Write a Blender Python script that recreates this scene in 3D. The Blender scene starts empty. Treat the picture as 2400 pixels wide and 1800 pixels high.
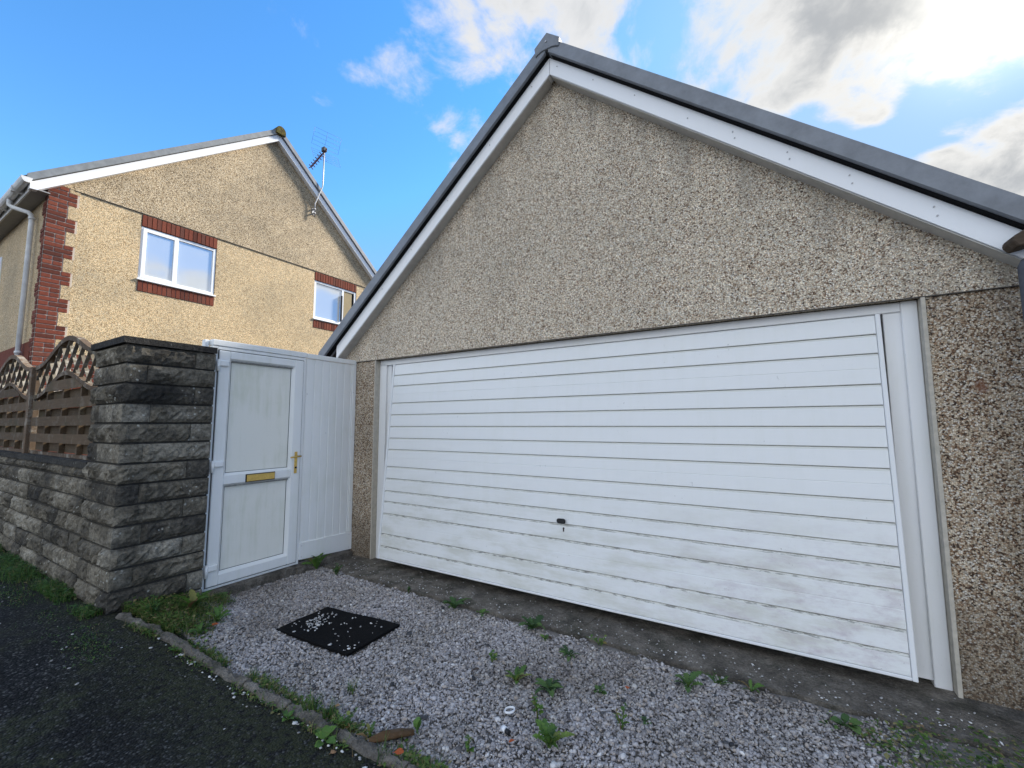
import bpy, bmesh, math, random
import numpy as np
from mathutils import Vector, Matrix, Euler, noise as mnoise

random.seed(7)
RNG = np.random.default_rng(11)
R = math.radians
SC = bpy.context.scene
COL = SC.collection

# ------------------------------------------------------------------ camera
def make_camera():
    yaw, pitch, roll = R(-31.086), R(5.315), R(-0.221)
    cy, sy, cp, sp = math.cos(yaw), math.sin(yaw), math.cos(pitch), math.sin(pitch)
    f = Vector((sy*cp, cy*cp, sp)); r0 = Vector((cy, -sy, 0)); u0 = r0.cross(f)
    c, s = math.cos(roll), math.sin(roll)
    r = c*r0 + s*u0; u = -s*r0 + c*u0
    m = Matrix(((r.x, u.x, -f.x), (r.y, u.y, -f.y), (r.z, u.z, -f.z))).to_4x4()
    m.translation = Vector((3.7157, -3.2215, 1.4416))
    cam = bpy.data.cameras.new('camera'); o = bpy.data.objects.new('camera', cam)
    COL.objects.link(o); o.matrix_world = m
    cam.sensor_width = 36; cam.sensor_fit = 'HORIZONTAL'; cam.lens = 997.2/2400*36
    cam.clip_start = 0.05; cam.clip_end = 5000
    SC.camera = o
make_camera()

# ------------------------------------------------------------------ light
SUN_AZ, SUN_EL = R(21), R(34.5)
SUN_DIR = Vector((math.sin(SUN_AZ)*math.cos(SUN_EL), math.cos(SUN_AZ)*math.cos(SUN_EL), math.sin(SUN_EL)))
sl = bpy.data.lights.new('sun', 'SUN'); sl.energy = 4.4; sl.angle = R(9); sl.color = (1, .94, .84)
so = bpy.data.objects.new('sun', sl); COL.objects.link(so)
so.rotation_euler = SUN_DIR.to_track_quat('Z', 'Y').to_euler()
SC.view_settings.view_transform = 'Standard'; SC.view_settings.look = 'None'
SC.view_settings.gamma = 1; SC.view_settings.use_curve_mapping = False
SC.view_settings.exposure = 1.1

class NT:
    """small helper round a node tree"""
    def __init__(s, nt): s.nt = nt
    def new(s, t, **kw):
        n = s.nt.nodes.new(t)
        for k, v in kw.items(): setattr(n, k, v)
        return n
    def link(s, a, b): s.nt.links.new(a, b)
    def put(s, sock, v):
        if isinstance(v, bpy.types.NodeSocket): s.link(v, sock)
        elif v is not None:
            if sock.type == 'RGBA' and isinstance(v, (int, float)): v = (v, v, v, 1)
            elif sock.type == 'RGBA' and len(v) == 3: v = (*v, 1)
            sock.default_value = v
    def math(s, op, a, b=None, c=None, clamp=False):
        n = s.new('ShaderNodeMath', operation=op, use_clamp=clamp)
        s.put(n.inputs[0], a); s.put(n.inputs[1], b)
        if c is not None: s.put(n.inputs[2], c)
        return n.outputs[0]
    def vmath(s, op, a, b=None):
        n = s.new('ShaderNodeVectorMath', operation=op)
        s.put(n.inputs[0], a); s.put(n.inputs[1], b)
        return n.outputs['Value'] if op in ('DOT_PRODUCT', 'LENGTH') else n.outputs[0]
    def noise(s, vec, scale, detail=4, rough=.55, dist=0, out='Fac'):
        n = s.new('ShaderNodeTexNoise')
        s.put(n.inputs['Vector'], vec); n.inputs['Scale'].default_value = scale
        n.inputs['Detail'].default_value = detail; n.inputs['Roughness'].default_value = rough
        n.inputs['Distortion'].default_value = dist
        return n.outputs[out]
    def vor(s, vec, scale, feature='F1', rnd=1):
        n = s.new('ShaderNodeTexVoronoi', feature=feature)
        s.put(n.inputs['Vector'], vec); n.inputs['Scale'].default_value = scale
        n.inputs['Randomness'].default_value = rnd
        return n
    def ramp(s, fac, stops, interp='LINEAR'):
        n = s.new('ShaderNodeValToRGB'); n.color_ramp.interpolation = interp
        e = n.color_ramp.elements
        while len(e) > 1: e.remove(e[-1])
        for i, (p, c) in enumerate(stops):
            if isinstance(c, (int, float)): c = (c, c, c)
            el = e[0] if i == 0 else e.new(p)
            el.position = p; el.color = (*c, 1)
        s.put(n.inputs[0], fac)
        return n.outputs[0]
    def mix(s, fac, a, b, blend='MIX'):
        n = s.new('ShaderNodeMix', data_type='RGBA', blend_type=blend)
        s.put(n.inputs[0], fac); s.put(n.inputs[6], a); s.put(n.inputs[7], b)
        return n.outputs[2]
    def step(s, v, a, b):
        n = s.new('ShaderNodeMapRange', interpolation_type='SMOOTHSTEP')
        s.put(n.inputs[0], v); n.inputs[1].default_value = a; n.inputs[2].default_value = b
        return n.outputs[0]
    def xyz(s, vec):
        n = s.new('ShaderNodeSeparateXYZ'); s.put(n.inputs[0], vec); return n.outputs
    def comb(s, x, y, z):
        n = s.new('ShaderNodeCombineXYZ')
        for i, v in enumerate((x, y, z)): s.put(n.inputs[i], v)
        return n.outputs[0]
    def mapping(s, vec, scale=(1, 1, 1), loc=(0, 0, 0)):
        n = s.new('ShaderNodeMapping'); s.put(n.inputs[0], vec)
        n.inputs['Scale'].default_value = scale; n.inputs['Location'].default_value = loc
        return n.outputs[0]
    def bump(s, h, strength=.5, dist=.01, normal=None):
        n = s.new('ShaderNodeBump'); s.put(n.inputs['Height'], h)
        n.inputs['Strength'].default_value = strength; n.inputs['Distance'].default_value = dist
        if normal is not None: s.link(normal, n.inputs['Normal'])
        return n.outputs[0]

CLOUD_OFF = (6.6, 1.8, 0)
def make_world():
    w = bpy.data.worlds.new('World'); SC.world = w; w.use_nodes = True
    nt = w.node_tree; nt.nodes.clear(); N = NT(nt)
    out = N.new('ShaderNodeOutputWorld'); bg = N.new('ShaderNodeBackground')
    N.link(bg.outputs[0], out.inputs[0])
    sky = N.new('ShaderNodeTexSky', sky_type='NISHITA')
    sky.sun_disc = False; sky.sun_elevation = SUN_EL; sky.sun_rotation = SUN_AZ
    sky.altitude = 50; sky.air_density = 1.0; sky.dust_density = 0.0; sky.ozone_density = 2.0
    hs = N.new('ShaderNodeHueSaturation'); hs.inputs['Saturation'].default_value = 1.28
    hs.inputs['Value'].default_value = 1.08
    N.link(sky.outputs[0], hs.inputs['Color'])
    d = N.new('ShaderNodeTexCoord').outputs['Generated']
    x, y, z = N.xyz(d)
    # cloud layer: direction projected on a flat layer overhead
    zz = N.math('MAXIMUM', N.math('ADD', z, .42), .05)
    p = N.vmath('ADD', N.comb(N.math('DIVIDE', x, zz), N.math('DIVIDE', y, zz), 0), CLOUD_OFF)
    warp = N.noise(p, 2.2, 3, .5, out='Color')
    pw = N.vmath('ADD', p, N.vmath('SCALE', N.vmath('SUBTRACT', warp, (.5, .5, .5))))
    pw.node.inputs[1].links[0].from_node.inputs['Scale'].default_value = .22
    big = N.noise(pw, 1.9, 8, .55)
    puff = N.math('ADD', N.math('MULTIPLY', N.vor(pw, 8).outputs['Distance'], -.09), N.math('MULTIPLY', N.vor(N.mapping(pw, (1, 1, 1), (3, 1, 0)), 19).outputs['Distance'], -.05))
    fine = N.noise(N.mapping(pw, (1, 1, 1), (5, 3, 0)), 9, 7, .66)
    dens = N.math('ADD', N.math('ADD', N.math('MULTIPLY', big, .80), N.math('MULTIPLY', fine, .20)), N.math('ADD', puff, .062))
    # more cloud towards the sun's side, a clear gap left, unseen cover added behind
    side = N.vmath('DOT_PRODUCT', d, (math.sin(R(62)), math.cos(R(62)), 0))
    cover = N.step(side, -.30, .18)
    back = N.step(y, .15, -.45)
    away = N.step(N.vmath('DOT_PRODUCT', d, (math.sin(R(95)), math.cos(R(95)), 0)), .40, .80)
    cover = N.math('MULTIPLY', cover, N.math('SUBTRACT', 1, N.math('MULTIPLY', away, .55)))
    cover = N.math('MAXIMUM', cover, back)
    dens = N.math('ADD', dens, N.math('MULTIPLY', N.math('SUBTRACT', cover, .5), .19))
    mask = N.step(dens, .505, .59)
    shade = N.noise(N.mapping(pw, (1, 1, 1), (1.7, .4, 0)), 4.2, 6, .6)
    thick = N.math('MULTIPLY', N.step(dens, .56, .66), N.step(shade, .36, .60))
    sd = N.vmath('DOT_PRODUCT', d, tuple(SUN_DIR))
    front = N.step(sd, .45, -.35)                     # unseen clouds opposite the sun, brightened as added fill for the shaded fronts
    rim = N.math('POWER', N.math('MAXIMUM', sd, 0), 24)
    glow = N.math('POWER', N.math('MAXIMUM', sd, 0), 300)
    lit = N.mix(front, N.mix(rim, (2.6, 2.63, 2.68, 1), (3.1, 3.05, 2.9, 1)), (6.2, 6.5, 6.7, 1))
    dark = N.mix(front, N.mix(rim, (1.65, 1.74, 1.86, 1), (1.5, 1.55, 1.6, 1)), (3.5, 3.7, 3.9, 1))
    cloud = N.mix(thick, lit, dark)
    blue = N.mix(1.0, hs.outputs[0], (.85, 1.9, 3.9, 1), 'DARKEN')
    blue = N.mix(N.math('MULTIPLY', N.step(sd, .72, 1.0), .50), blue, (1.9, 2.45, 3.0, 1))
    col = N.mix(mask, blue, cloud)
    g = N.mix(1.0, col, N.mix(glow, (0, 0, 0, 1), (3, 2.9, 2.6, 1)), 'ADD')
    N.link(g, bg.inputs['Color']); bg.inputs['Strength'].default_value = .15
make_world()

# ------------------------------------------------------------------ object helpers
MATS = {}
def tag(o, label=None, cat=None, group=None, kind=None):
    if label: o['label'] = label
    if cat: o['category'] = cat
    if group: o['group'] = group
    if kind: o['kind'] = kind
    return o
def thing(name, label, cat, loc=(0, 0, 0), group=None, rz=0):
    o = bpy.data.objects.new(name, None); COL.objects.link(o)
    o.empty_display_size = .1
    o.location = loc; o.rotation_euler.z = rz
    return tag(o, label, cat, group)
def par(o, p):
    """parent o to p keeping o's coordinates in world space (roots sit at identity rotation)"""
    if p is None: return
    o.parent = p
    if p.type == 'EMPTY': o.matrix_parent_inverse = Matrix.Translation(-p.location)   # mesh parts sit at the world origin
def link(name, me, mat=None, parent=None, smooth=False):
    o = bpy.data.objects.new(name, me); COL.objects.link(o)
    if mat is not None and not me.materials: me.materials.append(mat)
    if smooth:
        for p in me.polygons: p.use_smooth = True
    par(o, parent)
    return o
class MB:
    def __init__(s): s.bm = bmesh.new()
    def box(s, x0, x1, y0, y1, z0, z1, bev=0):
        vs = [s.bm.verts.new(p) for p in ((x0,y0,z0),(x1,y0,z0),(x1,y1,z0),(x0,y1,z0),(x0,y0,z1),(x1,y0,z1),(x1,y1,z1),(x0,y1,z1))]
        fs = [s.bm.faces.new([vs[i] for i in q]) for q in ((3,2,1,0),(4,5,6,7),(0,1,5,4),(1,2,6,5),(2,3,7,6),(3,0,4,7))]
        if bev > 0:
            es = {e for f in fs for e in f.edges}
            bmesh.ops.bevel(s.bm, geom=list(es), offset=bev, segments=1, affect='EDGES', profile=.5)
        return s
    def prism(s, pts, off, bev=0):
        """closed polygon pts (3d) pushed along vector off"""
        off = Vector(off)
        a = [s.bm.verts.new(p) for p in pts]; b = [s.bm.verts.new(Vector(p)+off) for p in pts]
        n = len(pts)
        fs = [s.bm.faces.new(a[::-1]), s.bm.faces.new(b)]
        for i in range(n):
            j = (i+1) % n
            fs.append(s.bm.faces.new((a[i], a[j], b[j], b[i])))
        bmesh.ops.recalc_face_normals(s.bm, faces=fs)
        if bev > 0:
            es = {e for f in fs for e in f.edges}
            bmesh.ops.bevel(s.bm, geom=list(es), offset=bev, segments=1, affect='EDGES', profile=.5)
        return s
    def bar(s, a, b, w, h, up=(0, 0, 1)):
        a, b = Vector(a), Vector(b); d = (b-a).normalized()
        r = d.cross(Vector(up)).normalized(); u = r.cross(d)
        pts = [a+r*w/2*i+u*h/2*j for i, j in ((-1,-1),(1,-1),(1,1),(-1,1))]
        return s.prism(pts, b-a)
    def tube(s, path, r, n=8, cap=True):
        path = [Vector(p) for p in path]; rings = []
        for i, p in enumerate(path):
            d = (path[min(i+1, len(path)-1)]-path[max(i-1, 0)]).normalized()
            ref = Vector((0, 0, 1)) if abs(d.z) < .9 else Vector((1, 0, 0))
            a = d.cross(ref).normalized(); b = a.cross(d)
            rr = r[i] if isinstance(r, (list, tuple)) else r
            rings.append([s.bm.verts.new(p+rr*(math.cos(2*math.pi*k/n)*a+math.sin(2*math.pi*k/n)*b)) for k in range(n)])
        for A, B in zip(rings, rings[1:]):
            for k in range(n):
                f = s.bm.faces.new((A[k], A[(k+1) % n], B[(k+1) % n], B[k])); f.smooth = True
        if cap:
            s.bm.faces.new(rings[0][::-1]); s.bm.faces.new(rings[-1])
        return s
    def sweep(s, path, w, h):
        """ribbon of rectangular section in the xz plane (y = width w, height h), path of (x, y, z)"""
        rings = []
        for i, p in enumerate(path):
            p = Vector(p); d = (Vector(path[min(i+1, len(path)-1)])-Vector(path[max(i-1, 0)])).normalized()
            n = Vector((-d.z, 0, d.x))
            rings.append([s.bm.verts.new(p+Vector((0, w/2*i_, 0))+n*h/2*j) for i_, j in ((-1,-1),(1,-1),(1,1),(-1,1))])
        for A, B in zip(rings, rings[1:]):
            for k in range(4): s.bm.faces.new((A[k], A[(k+1) % 4], B[(k+1) % 4], B[k]))
        s.bm.faces.new(rings[0][::-1]); s.bm.faces.new(rings[-1])
        return s
    def build(s, name, mat, parent=None, kind=None):
        bmesh.ops.recalc_face_normals(s.bm, faces=s.bm.faces[:])
        me = bpy.data.meshes.new(name); s.bm.to_mesh(me); s.bm.free()
        o = link(name, me, mat, parent)
        if kind: o['kind'] = kind
        return o
def shared(name, me, parent, loc, rot=(0, 0, 0), scale=(1, 1, 1)):
    o = bpy.data.objects.new(name, me); COL.objects.link(o)
    o.location = loc; o.rotation_euler = rot; o.scale = scale
    par(o, parent)
    return o
def box_mesh(name, sx, sy, sz, mat, bev=.003):
    m = MB().box(-sx/2, sx/2, -sy/2, sy/2, -sz/2, sz/2, bev)
    bmesh.ops.recalc_face_normals(m.bm, faces=m.bm.faces[:])
    me = bpy.data.meshes.new(name); m.bm.to_mesh(me); m.bm.free(); me.materials.append(mat)
    return me

# ------------------------------------------------------------------ materials
def mat(name, rough=.7, spec=.3):
    m = bpy.data.materials.new(name); m.use_nodes = True
    N = NT(m.node_tree); b = m.node_tree.nodes['Principled BSDF']
    b.inputs['Roughness'].default_value = rough
    b.inputs['Specular IOR Level'].default_value = spec
    co = N.new('ShaderNodeTexCoord').outputs['Object']
    MATS[name] = m
    return m, N, b, co
def rnd(N): return N.new('ShaderNodeObjectInfo').outputs['Random']
def isl(N): return N.new('ShaderNodeNewGeometry').outputs['Random Per Island']

def pebble(name, chip, palette, stain, gap_dark=.3, warm=(1, 1, 1), bd=.006, dirt_vignette=False):
    m, N, b, co = mat(name, .8, .25)
    dis = N.noise(co, 1.3/chip, 2, .5, out='Color')
    c2 = N.vmath('ADD', co, N.vmath('SCALE', N.vmath('SUBTRACT', dis, (.5, .5, .5))))
    c2.node.inputs[1].links[0].from_node.inputs['Scale'].default_value = chip*.9
    v = N.vor(c2, 1/chip)
    sep = N.new('ShaderNodeSeparateColor'); N.link(v.outputs['Color'], sep.inputs[0])
    col = N.ramp(sep.outputs[0], palette)
    gap = N.ramp(v.outputs['Distance'], [(.28, 1), (.62, gap_dark)])
    col = N.mix(1, col, gap, 'MULTIPLY')
    br = N.math('ADD', N.math('MULTIPLY', sep.outputs[1], .5), .72)
    col = N.mix(1, col, br, 'MULTIPLY')
    big = N.noise(co, 1.1, 5, .6)
    col = N.mix(1, col, N.ramp(big, [(.3, stain), (.62, warm)]), 'MULTIPLY')
    med = N.noise(co, 14, 4, .7)
    col = N.mix(1, col, N.ramp(med, [(.3, .90), (.7, 1.07)]), 'MULTIPLY')
    rust = N.step(N.noise(N.mapping(co, (5, 5, 2)), 1.0, 4, .65), .70, .82)
    col = N.mix(N.math('MULTIPLY', rust, .5), col, (.25, .11, .04, 1))
    if dirt_vignette:   # damp dirt plus vignette darkening painted towards the ground, grey weather streaks down from the verge
        x, y, z = N.xyz(co)
        sp = N.step(N.math('ADD', z, N.math('MULTIPLY', N.noise(co, 3, 5, .65), -.9)), .35, -.45)
        col = N.mix(N.math('MULTIPLY', sp, .62), col, (.085, .068, .05, 1))
        dz = N.math('ADD', z, N.math('MULTIPLY', N.math('ABSOLUTE', N.math('SUBTRACT', x, 2.24)), .835))
        stk = N.math('MULTIPLY', N.step(dz, 3.75, 4.45), N.step(N.noise(N.mapping(co, (4, 4, .8)), 1.5, 5, .65), .40, .66))
        col = N.mix(N.math('MULTIPLY', stk, .50), col, (.20, .185, .16, 1))
        jit = N.vmath('SCALE', N.noise(co, 45, 3, .6, out='Color')); jit.node.inputs['Scale'].default_value = .05
        rd = N.step(N.vmath('LENGTH', N.mapping(N.vmath('ADD', co, jit), (1, 0, .8), (-4.715, 0, -1.325))), .042, .010)
        col = N.mix(N.math('MULTIPLY', rd, .75), col, (.16, .05, .02, 1))
    N.link(col, b.inputs['Base Color'])
    h = N.math('SUBTRACT', 1, v.outputs['Distance'])
    N.link(N.bump(h, .55, bd), b.inputs['Normal'])
    return m
GARAGE_R = pebble('garage_pebbledash', .0072,
    [(0, (.085, .06, .05)), (.09, (.25, .155, .105)), (.20, (.50, .37, .26)), (.33, (.72, .61, .48)), (.60, (.88, .79, .64)), (.86, (.95, .90, .79)), (1, (.95, .94, .91))],
    (.90, .87, .82), .58, (1.05, 1.0, .935), .006, True)
PIER_R = pebble('pier_pebbledash', .0078,
    [(0, (.06, .045, .038)), (.13, (.17, .10, .065)), (.27, (.38, .25, .16)), (.42, (.60, .48, .35)), (.66, (.74, .64, .50)), (.86, (.86, .80, .70)), (1, (.94, .92, .88))],
    (.78, .74, .69), .55, (1.04, .99, .92), .006, True)
HOUSE_R = pebble('house_pebbledash', .012,
    [(0, (.40, .28, .15)), (.15, (.60, .44, .25)), (.4, (.80, .62, .38)), (.75, (.88, .72, .47)), (1, (.93, .83, .62))],
    (.78, .77, .76), .50, (1.05, 1.0, .94))

HOUSE_W = pebble('house_pebbledash_weathered', .012,
    [(0, (.18, .125, .075)), (.2, (.44, .33, .20)), (.45, (.68, .54, .35)), (.75, (.80, .67, .47)), (1, (.88, .79, .62))],
    (.66, .65, .64), .46, (1.05, 1.0, .94))
def brick_mat(name, r=True):
    m, N, b, co = mat(name, .85, .2)
    base = N.ramp(rnd(N), [(0, (.085, .026, .018)), (.3, (.15, .040, .024)), (.6, (.18, .048, .029)), (.85, (.21, .062, .036)), (1, (.12, .045, .033))])
    n = N.noise(co, 60, 4, .7)
    col = N.mix(1, base, N.ramp(n, [(.3, .65), (.7, 1.25)]), 'MULTIPLY')
    N.link(col, b.inputs['Base Color']); N.link(N.bump(n, .5, .004), b.inputs['Normal'])
    return m
BRICK = brick_mat('red_brick')
def plain(name, c, rough=.6, spec=.3, nscale=20, var=.12, bumpd=.001, bs=.3, metal=0):
    m, N, b, co = mat(name, rough, spec)
    n = N.noise(co, nscale, 5, .65)
    col = N.mix(1, (*c, 1), N.ramp(n, [(.25, 1-var), (.75, 1+var)]), 'MULTIPLY')
    N.link(col, b.inputs['Base Color']); b.inputs['Metallic'].default_value = metal
    if bs > 0: N.link(N.bump(n, bs, bumpd), b.inputs['Normal'])
    return m
MORTAR_L = plain('pale_mortar', (.52, .45, .37), .95, .1, 90, .3, .004, .6)

def white_paint(name, algae=.25, streak=.5, ribs=False, base=(.80, .81, .82), rough=.38, pinkstain=False):
    m, N, b, co = mat(name, rough, .45)
    col = (*base, 1)
    x, y, z = N.xyz(co)
    st = N.noise(N.mapping(co, (9, 9, .9)), 2.0, 5, .65)           # streaks running down
    bl = N.noise(co, 2.3, 5, .6)
    fac = N.math('MULTIPLY', N.step(N.math('ADD', N.math('MULTIPLY', st, .5), N.math('MULTIPLY', bl, .5)), .44, .68), algae)
    col = N.mix(fac, col, (.50, .53, .36, 1))
    gr = N.noise(co, 55, 4, .75)
    col = N.mix(N.math('MULTIPLY', N.step(gr, .60, .80), .30*streak), col, (.16, .16, .13, 1))
    if pinkstain:
        gz = N.math('MULTIPLY', N.step(z, -.95, -1.75), N.step(N.noise(N.mapping(co, (1.2, 1, 5)), 1.5, 6, .65), .42, .70))
        col = N.mix(N.math('MULTIPLY', gz, .42), col, (.43, .42, .29, 1))                                                   # weather staining low on the right of the door
        a = N.step(x, 2.3, 4.1); c = N.step(z, -1.05, -1.8)
        k = N.math('MULTIPLY', N.math('MULTIPLY', a, c), N.step(N.noise(N.mapping(co, (3, 3, 7)), 1.6, 6, .7), .42, .72))
        col = N.mix(N.math('MULTIPLY', k, .55), col, (.42, .33, .38, 1))
        sp = N.step(N.noise(N.mapping(co, (60, 60, 40)), 1, 3, .7), .66, .74)
        sp = N.math('MULTIPLY', sp, N.step(N.noise(co, 3.2, 3, .6), .52, .66))
        col = N.mix(N.math('MULTIPLY', sp, .7), col, (.07, .07, .06, 1))
    N.link(col, b.inputs['Base Color'])
    h = N.math('MULTIPLY', gr, .15)
    if ribs:
        w = N.math('SINE', N.math('MULTIPLY', z, 2*math.pi/.0125))
        w = N.math('MULTIPLY', N.math('POWER', N.math('ABSOLUTE', w), .6), .5)
        h = N.math('ADD', h, w)
    N.link(N.bump(h, .35, .0022), b.inputs['Normal'])
    return m
DOOR_W = white_paint('garage_door_paint', .07, .35, True, (.82, .83, .83), .4, True)
EDGE_W = white_paint('white_painted_steel', .16, .4)
PVC = white_paint('white_upvc', .20, .35, False, (.83, .84, .83), .3)
PVC_D = white_paint('weathered_upvc_panel', .40, .5, False, (.83, .82, .75), .45)
BARGE = white_paint('barge_upvc', .04, .15, False, (.87, .88, .90), .3)
GLAZE = white_paint('window_upvc', .03, .1, False, (.84, .85, .86), .25)
TIMBER_W = white_paint('white_painted_timber', .12, .9, False, (.80, .80, .80), .5)
GREYPL = plain('verge_plastic', (.20, .215, .24), .45, .4, 8, .25, .001, .1)
GREYPL2 = plain('verge_plastic_pale', (.22, .235, .245), .5, .35, 8, .25, .001, .1)
TILE = plain('roof_tile', (.09, .085, .085), .8, .2, 20, .4, .004, .5)
BEAD = plain('render_bead', (.50, .46, .39), .85, .1, 30, .18, .002, .3)
BRASS = plain('brass', (.62, .43, .13), .32, .5, 60, .2, .0005, .2, .85)
BLACKPL = plain('black_plastic', (.012, .012, .014), .4, .4, 40, .2)
STEEL = plain('galvanised_steel', (.42, .42, .43), .45, .5, 60, .25, .0005, .2, .7)
GUT = plain('grey_white_gutter', (.68, .68, .67), .55, .3, 6, .25, .001, .1)
DARK = plain('dark_void', (.01, .01, .011), .9, .1)

def ridge_mat():
    m, N, b, co = mat('mossy_clay', .9, .1)
    n = N.noise(co, 16, 5, .7)
    N.link(N.ramp(n, [(.3, (.03, .03, .03)), (.45, (.09, .07, .03)), (.58, (.10, .10, .03)), (.7, (.24, .12, .04))]), b.inputs['Base Color'])
    N.link(N.bump(n, .8, .02), b.inputs['Normal'])
    return m
MOSSY = ridge_mat()

def stone_mat(name, dark, lite, brown, lich):
    m, N, b, co = mat(name, .92, .15)
    r = rnd(N)
    a = N.noise(co, 5, 6, .7)
    tone = N.math('ADD', N.math('MULTIPLY', a, .7), N.math('MULTIPLY', r, .32))
    col = N.ramp(tone, [(.30, dark), (.52, brown), (.78, lite)])
    g = N.noise(co, 42, 5, .75)
    col = N.mix(1, col, N.ramp(g, [(.30, .35), (.5, .95), (.72, 1.6)]), 'MULTIPLY')
    soot = N.step(N.noise(co, 2.2, 5, .7), .44, .66)
    col = N.mix(N.math('MULTIPLY', soot, .66), col, (.018, .018, .018, 1))
    sp = N.vor(N.vmath('ADD', co, N.vmath('SCALE', N.noise(co, 30, 2, .5, out='Color'))), 26)
    sp.inputs['Vector'].links[0].from_node.inputs[1].links[0].from_node.inputs['Scale'].default_value = .02
    d = N.math('MULTIPLY', N.step(sp.outputs['Distance'], .26, .14), N.step(N.noise(co, 4, 4, .65), .53, .62))
    col = N.mix(N.math('MULTIPLY', d, lich), col, (.42, .42, .38, 1))
    N.link(col, b.inputs['Base Color'])
    h = N.math('ADD', g, N.math('MULTIPLY', N.noise(co, 16, 5, .7), 1.6))
    N.link(N.bump(h, .9, .012), b.inputs['Normal'])
    return m
STONE = stone_mat('rock_faced_stone', (.065, .060, .053), (.38, .35, .29), (.19, .168, .130), .9)
MORTAR_D = plain('dark_mortar', (.055, .052, .047), .95, .1, 60, .5, .006, .8)
SLABM = stone_mat('cap_slab_stone', (.035, .034, .033), (.10, .095, .085), (.06, .056, .05), .3)

def wood_mat(name, c1, c2, weather):
    m, N, b, co = mat(name, .85, .15)
    r = rnd(N)
    g = N.noise(N.mapping(co, (2.5, 30, 42)), 1.6, 6, .7)
    col = N.mix(g, (*c1, 1), (*c2, 1))
    col = N.mix(1, col, N.math('ADD', N.math('MULTIPLY', r, .5), .75), 'MULTIPLY')
    wv = N.math('MULTIPLY', N.step(N.noise(co, 7, 5, .75), .50, .64), weather)
    col = N.mix(wv, col, (.40, .385, .34, 1))
    gm = N.math('MULTIPLY', N.step(N.noise(co, 3.1, 4, .6), .55, .7), .4)
    col = N.mix(gm, col, (.05, .055, .03, 1))
    N.link(col, b.inputs['Base Color']); N.link(N.bump(g, .5, .004), b.inputs['Normal'])
    return m
SLATW = wood_mat('fence_slat_timber', (.058, .040, .024), (.14, .098, .062), .15)
SLAT_SHADED = wood_mat('fence_slat_timber_shaded', (.038, .028, .018), (.10, .075, .050), .06)  # slat timber darkened to paint in the shade of the recessed rows
RAILW = wood_mat('fence_rail_timber', (.062, .042, .028), (.17, .12, .082), .45)
LATTW = wood_mat('lattice_timber', (.10, .085, .065), (.24, .21, .17), .75)
BARKW = wood_mat('bark_brown', (.06, .032, .016), (.17, .10, .05), .08)

def tarmac_mat():
    m, N, b, co = mat('tarmac', .9, .2)
    v = N.vor(co, 95); sep = N.new('ShaderNodeSeparateColor'); N.link(v.outputs['Color'], sep.inputs[0])
    col = N.ramp(sep.outputs[0], [(0, (.007, .007, .007)), (.55, (.019, .0185, .018)), (.85, (.042, .041, .040)), (1, (.12, .118, .114))])
    col = N.mix(1, col, N.ramp(v.outputs['Distance'], [(.3, 1), (.65, .35)]), 'MULTIPLY')
    big = N.noise(co, 1.6, 5, .6)
    col = N.mix(1, col, N.ramp(big, [(.3, .65), (.7, 1.35)]), 'MULTIPLY')
    x, y, z = N.xyz(co)
    nearwall = N.step(N.math('ADD', N.math('MULTIPLY', N.noise(co, 2.5, 5, .7), .9), y), -2.05, -1.50)
    moss = N.math('MULTIPLY', N.math('MAXIMUM', nearwall, N.step(N.noise(co, 2.0, 4, .6), .46, .62)), N.step(N.noise(co, 26, 4, .7), .36, .58))
    col = N.mix(N.math('MULTIPLY', moss, .65), col, (.040, .045, .020, 1))
    N.link(col, b.inputs['Base Color'])
    h = N.math('ADD', N.math('MULTIPLY', v.outputs['Distance'], -1.0), N.noise(co, 18, 4, .6))
    N.link(N.bump(h, 1, .007), b.inputs['Normal'])
    return m
TARMAC = tarmac_mat()
def soil_mat():
    m, N, b, co = mat('soil', .95, .1)
    n = N.noise(co, 30, 6, .7)
    N.link(N.ramp(n, [(.3, (.02, .017, .014)), (.6, (.06, .052, .044)), (.75, (.10, .09, .08))]), b.inputs['Base Color'])
    N.link(N.bump(n, 1, .015), b.inputs['Normal'])
    return m
SOIL = soil_mat()
def concrete_mat(name, c, moss=.5):
    m, N, b, co = mat(name, .92, .15)
    n = N.noise(co, 6, 7, .7); g = N.noise(co, 70, 4, .75)
    col = N.mix(1, (*c, 1), N.ramp(n, [(.28, .42), (.48, .9), (.60, 1.35), (.75, 2.1)]), 'MULTIPLY')
    col = N.mix(1, col, N.ramp(g, [(.3, .6), (.7, 1.35)]), 'MULTIPLY')
    v = N.vor(co, 60); d = N.math('MULTIPLY', N.step(v.outputs['Distance'], .22, .10), N.step(N.noise(co, 9, 3, .6), .52, .62))
    col = N.mix(N.math('MULTIPLY', d, .6), col, (.42, .41, .40, 1))
    ms = N.math('MULTIPLY', N.step(N.noise(co, 3.5, 5, .7), .50, .66), moss)
    col = N.mix(ms, col, (.032, .040, .022, 1))
    N.link(col, b.inputs['Base Color'])
    N.link(N.bump(N.math('ADD', g, N.math('MULTIPLY', n, 2.4)), 1, .022), b.inputs['Normal'])
    return m
APRON = concrete_mat('apron_concrete', (.19, .17, .145), .45)
KERBM = concrete_mat('kerb_concrete', (.20, .18, .155), .5)
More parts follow.
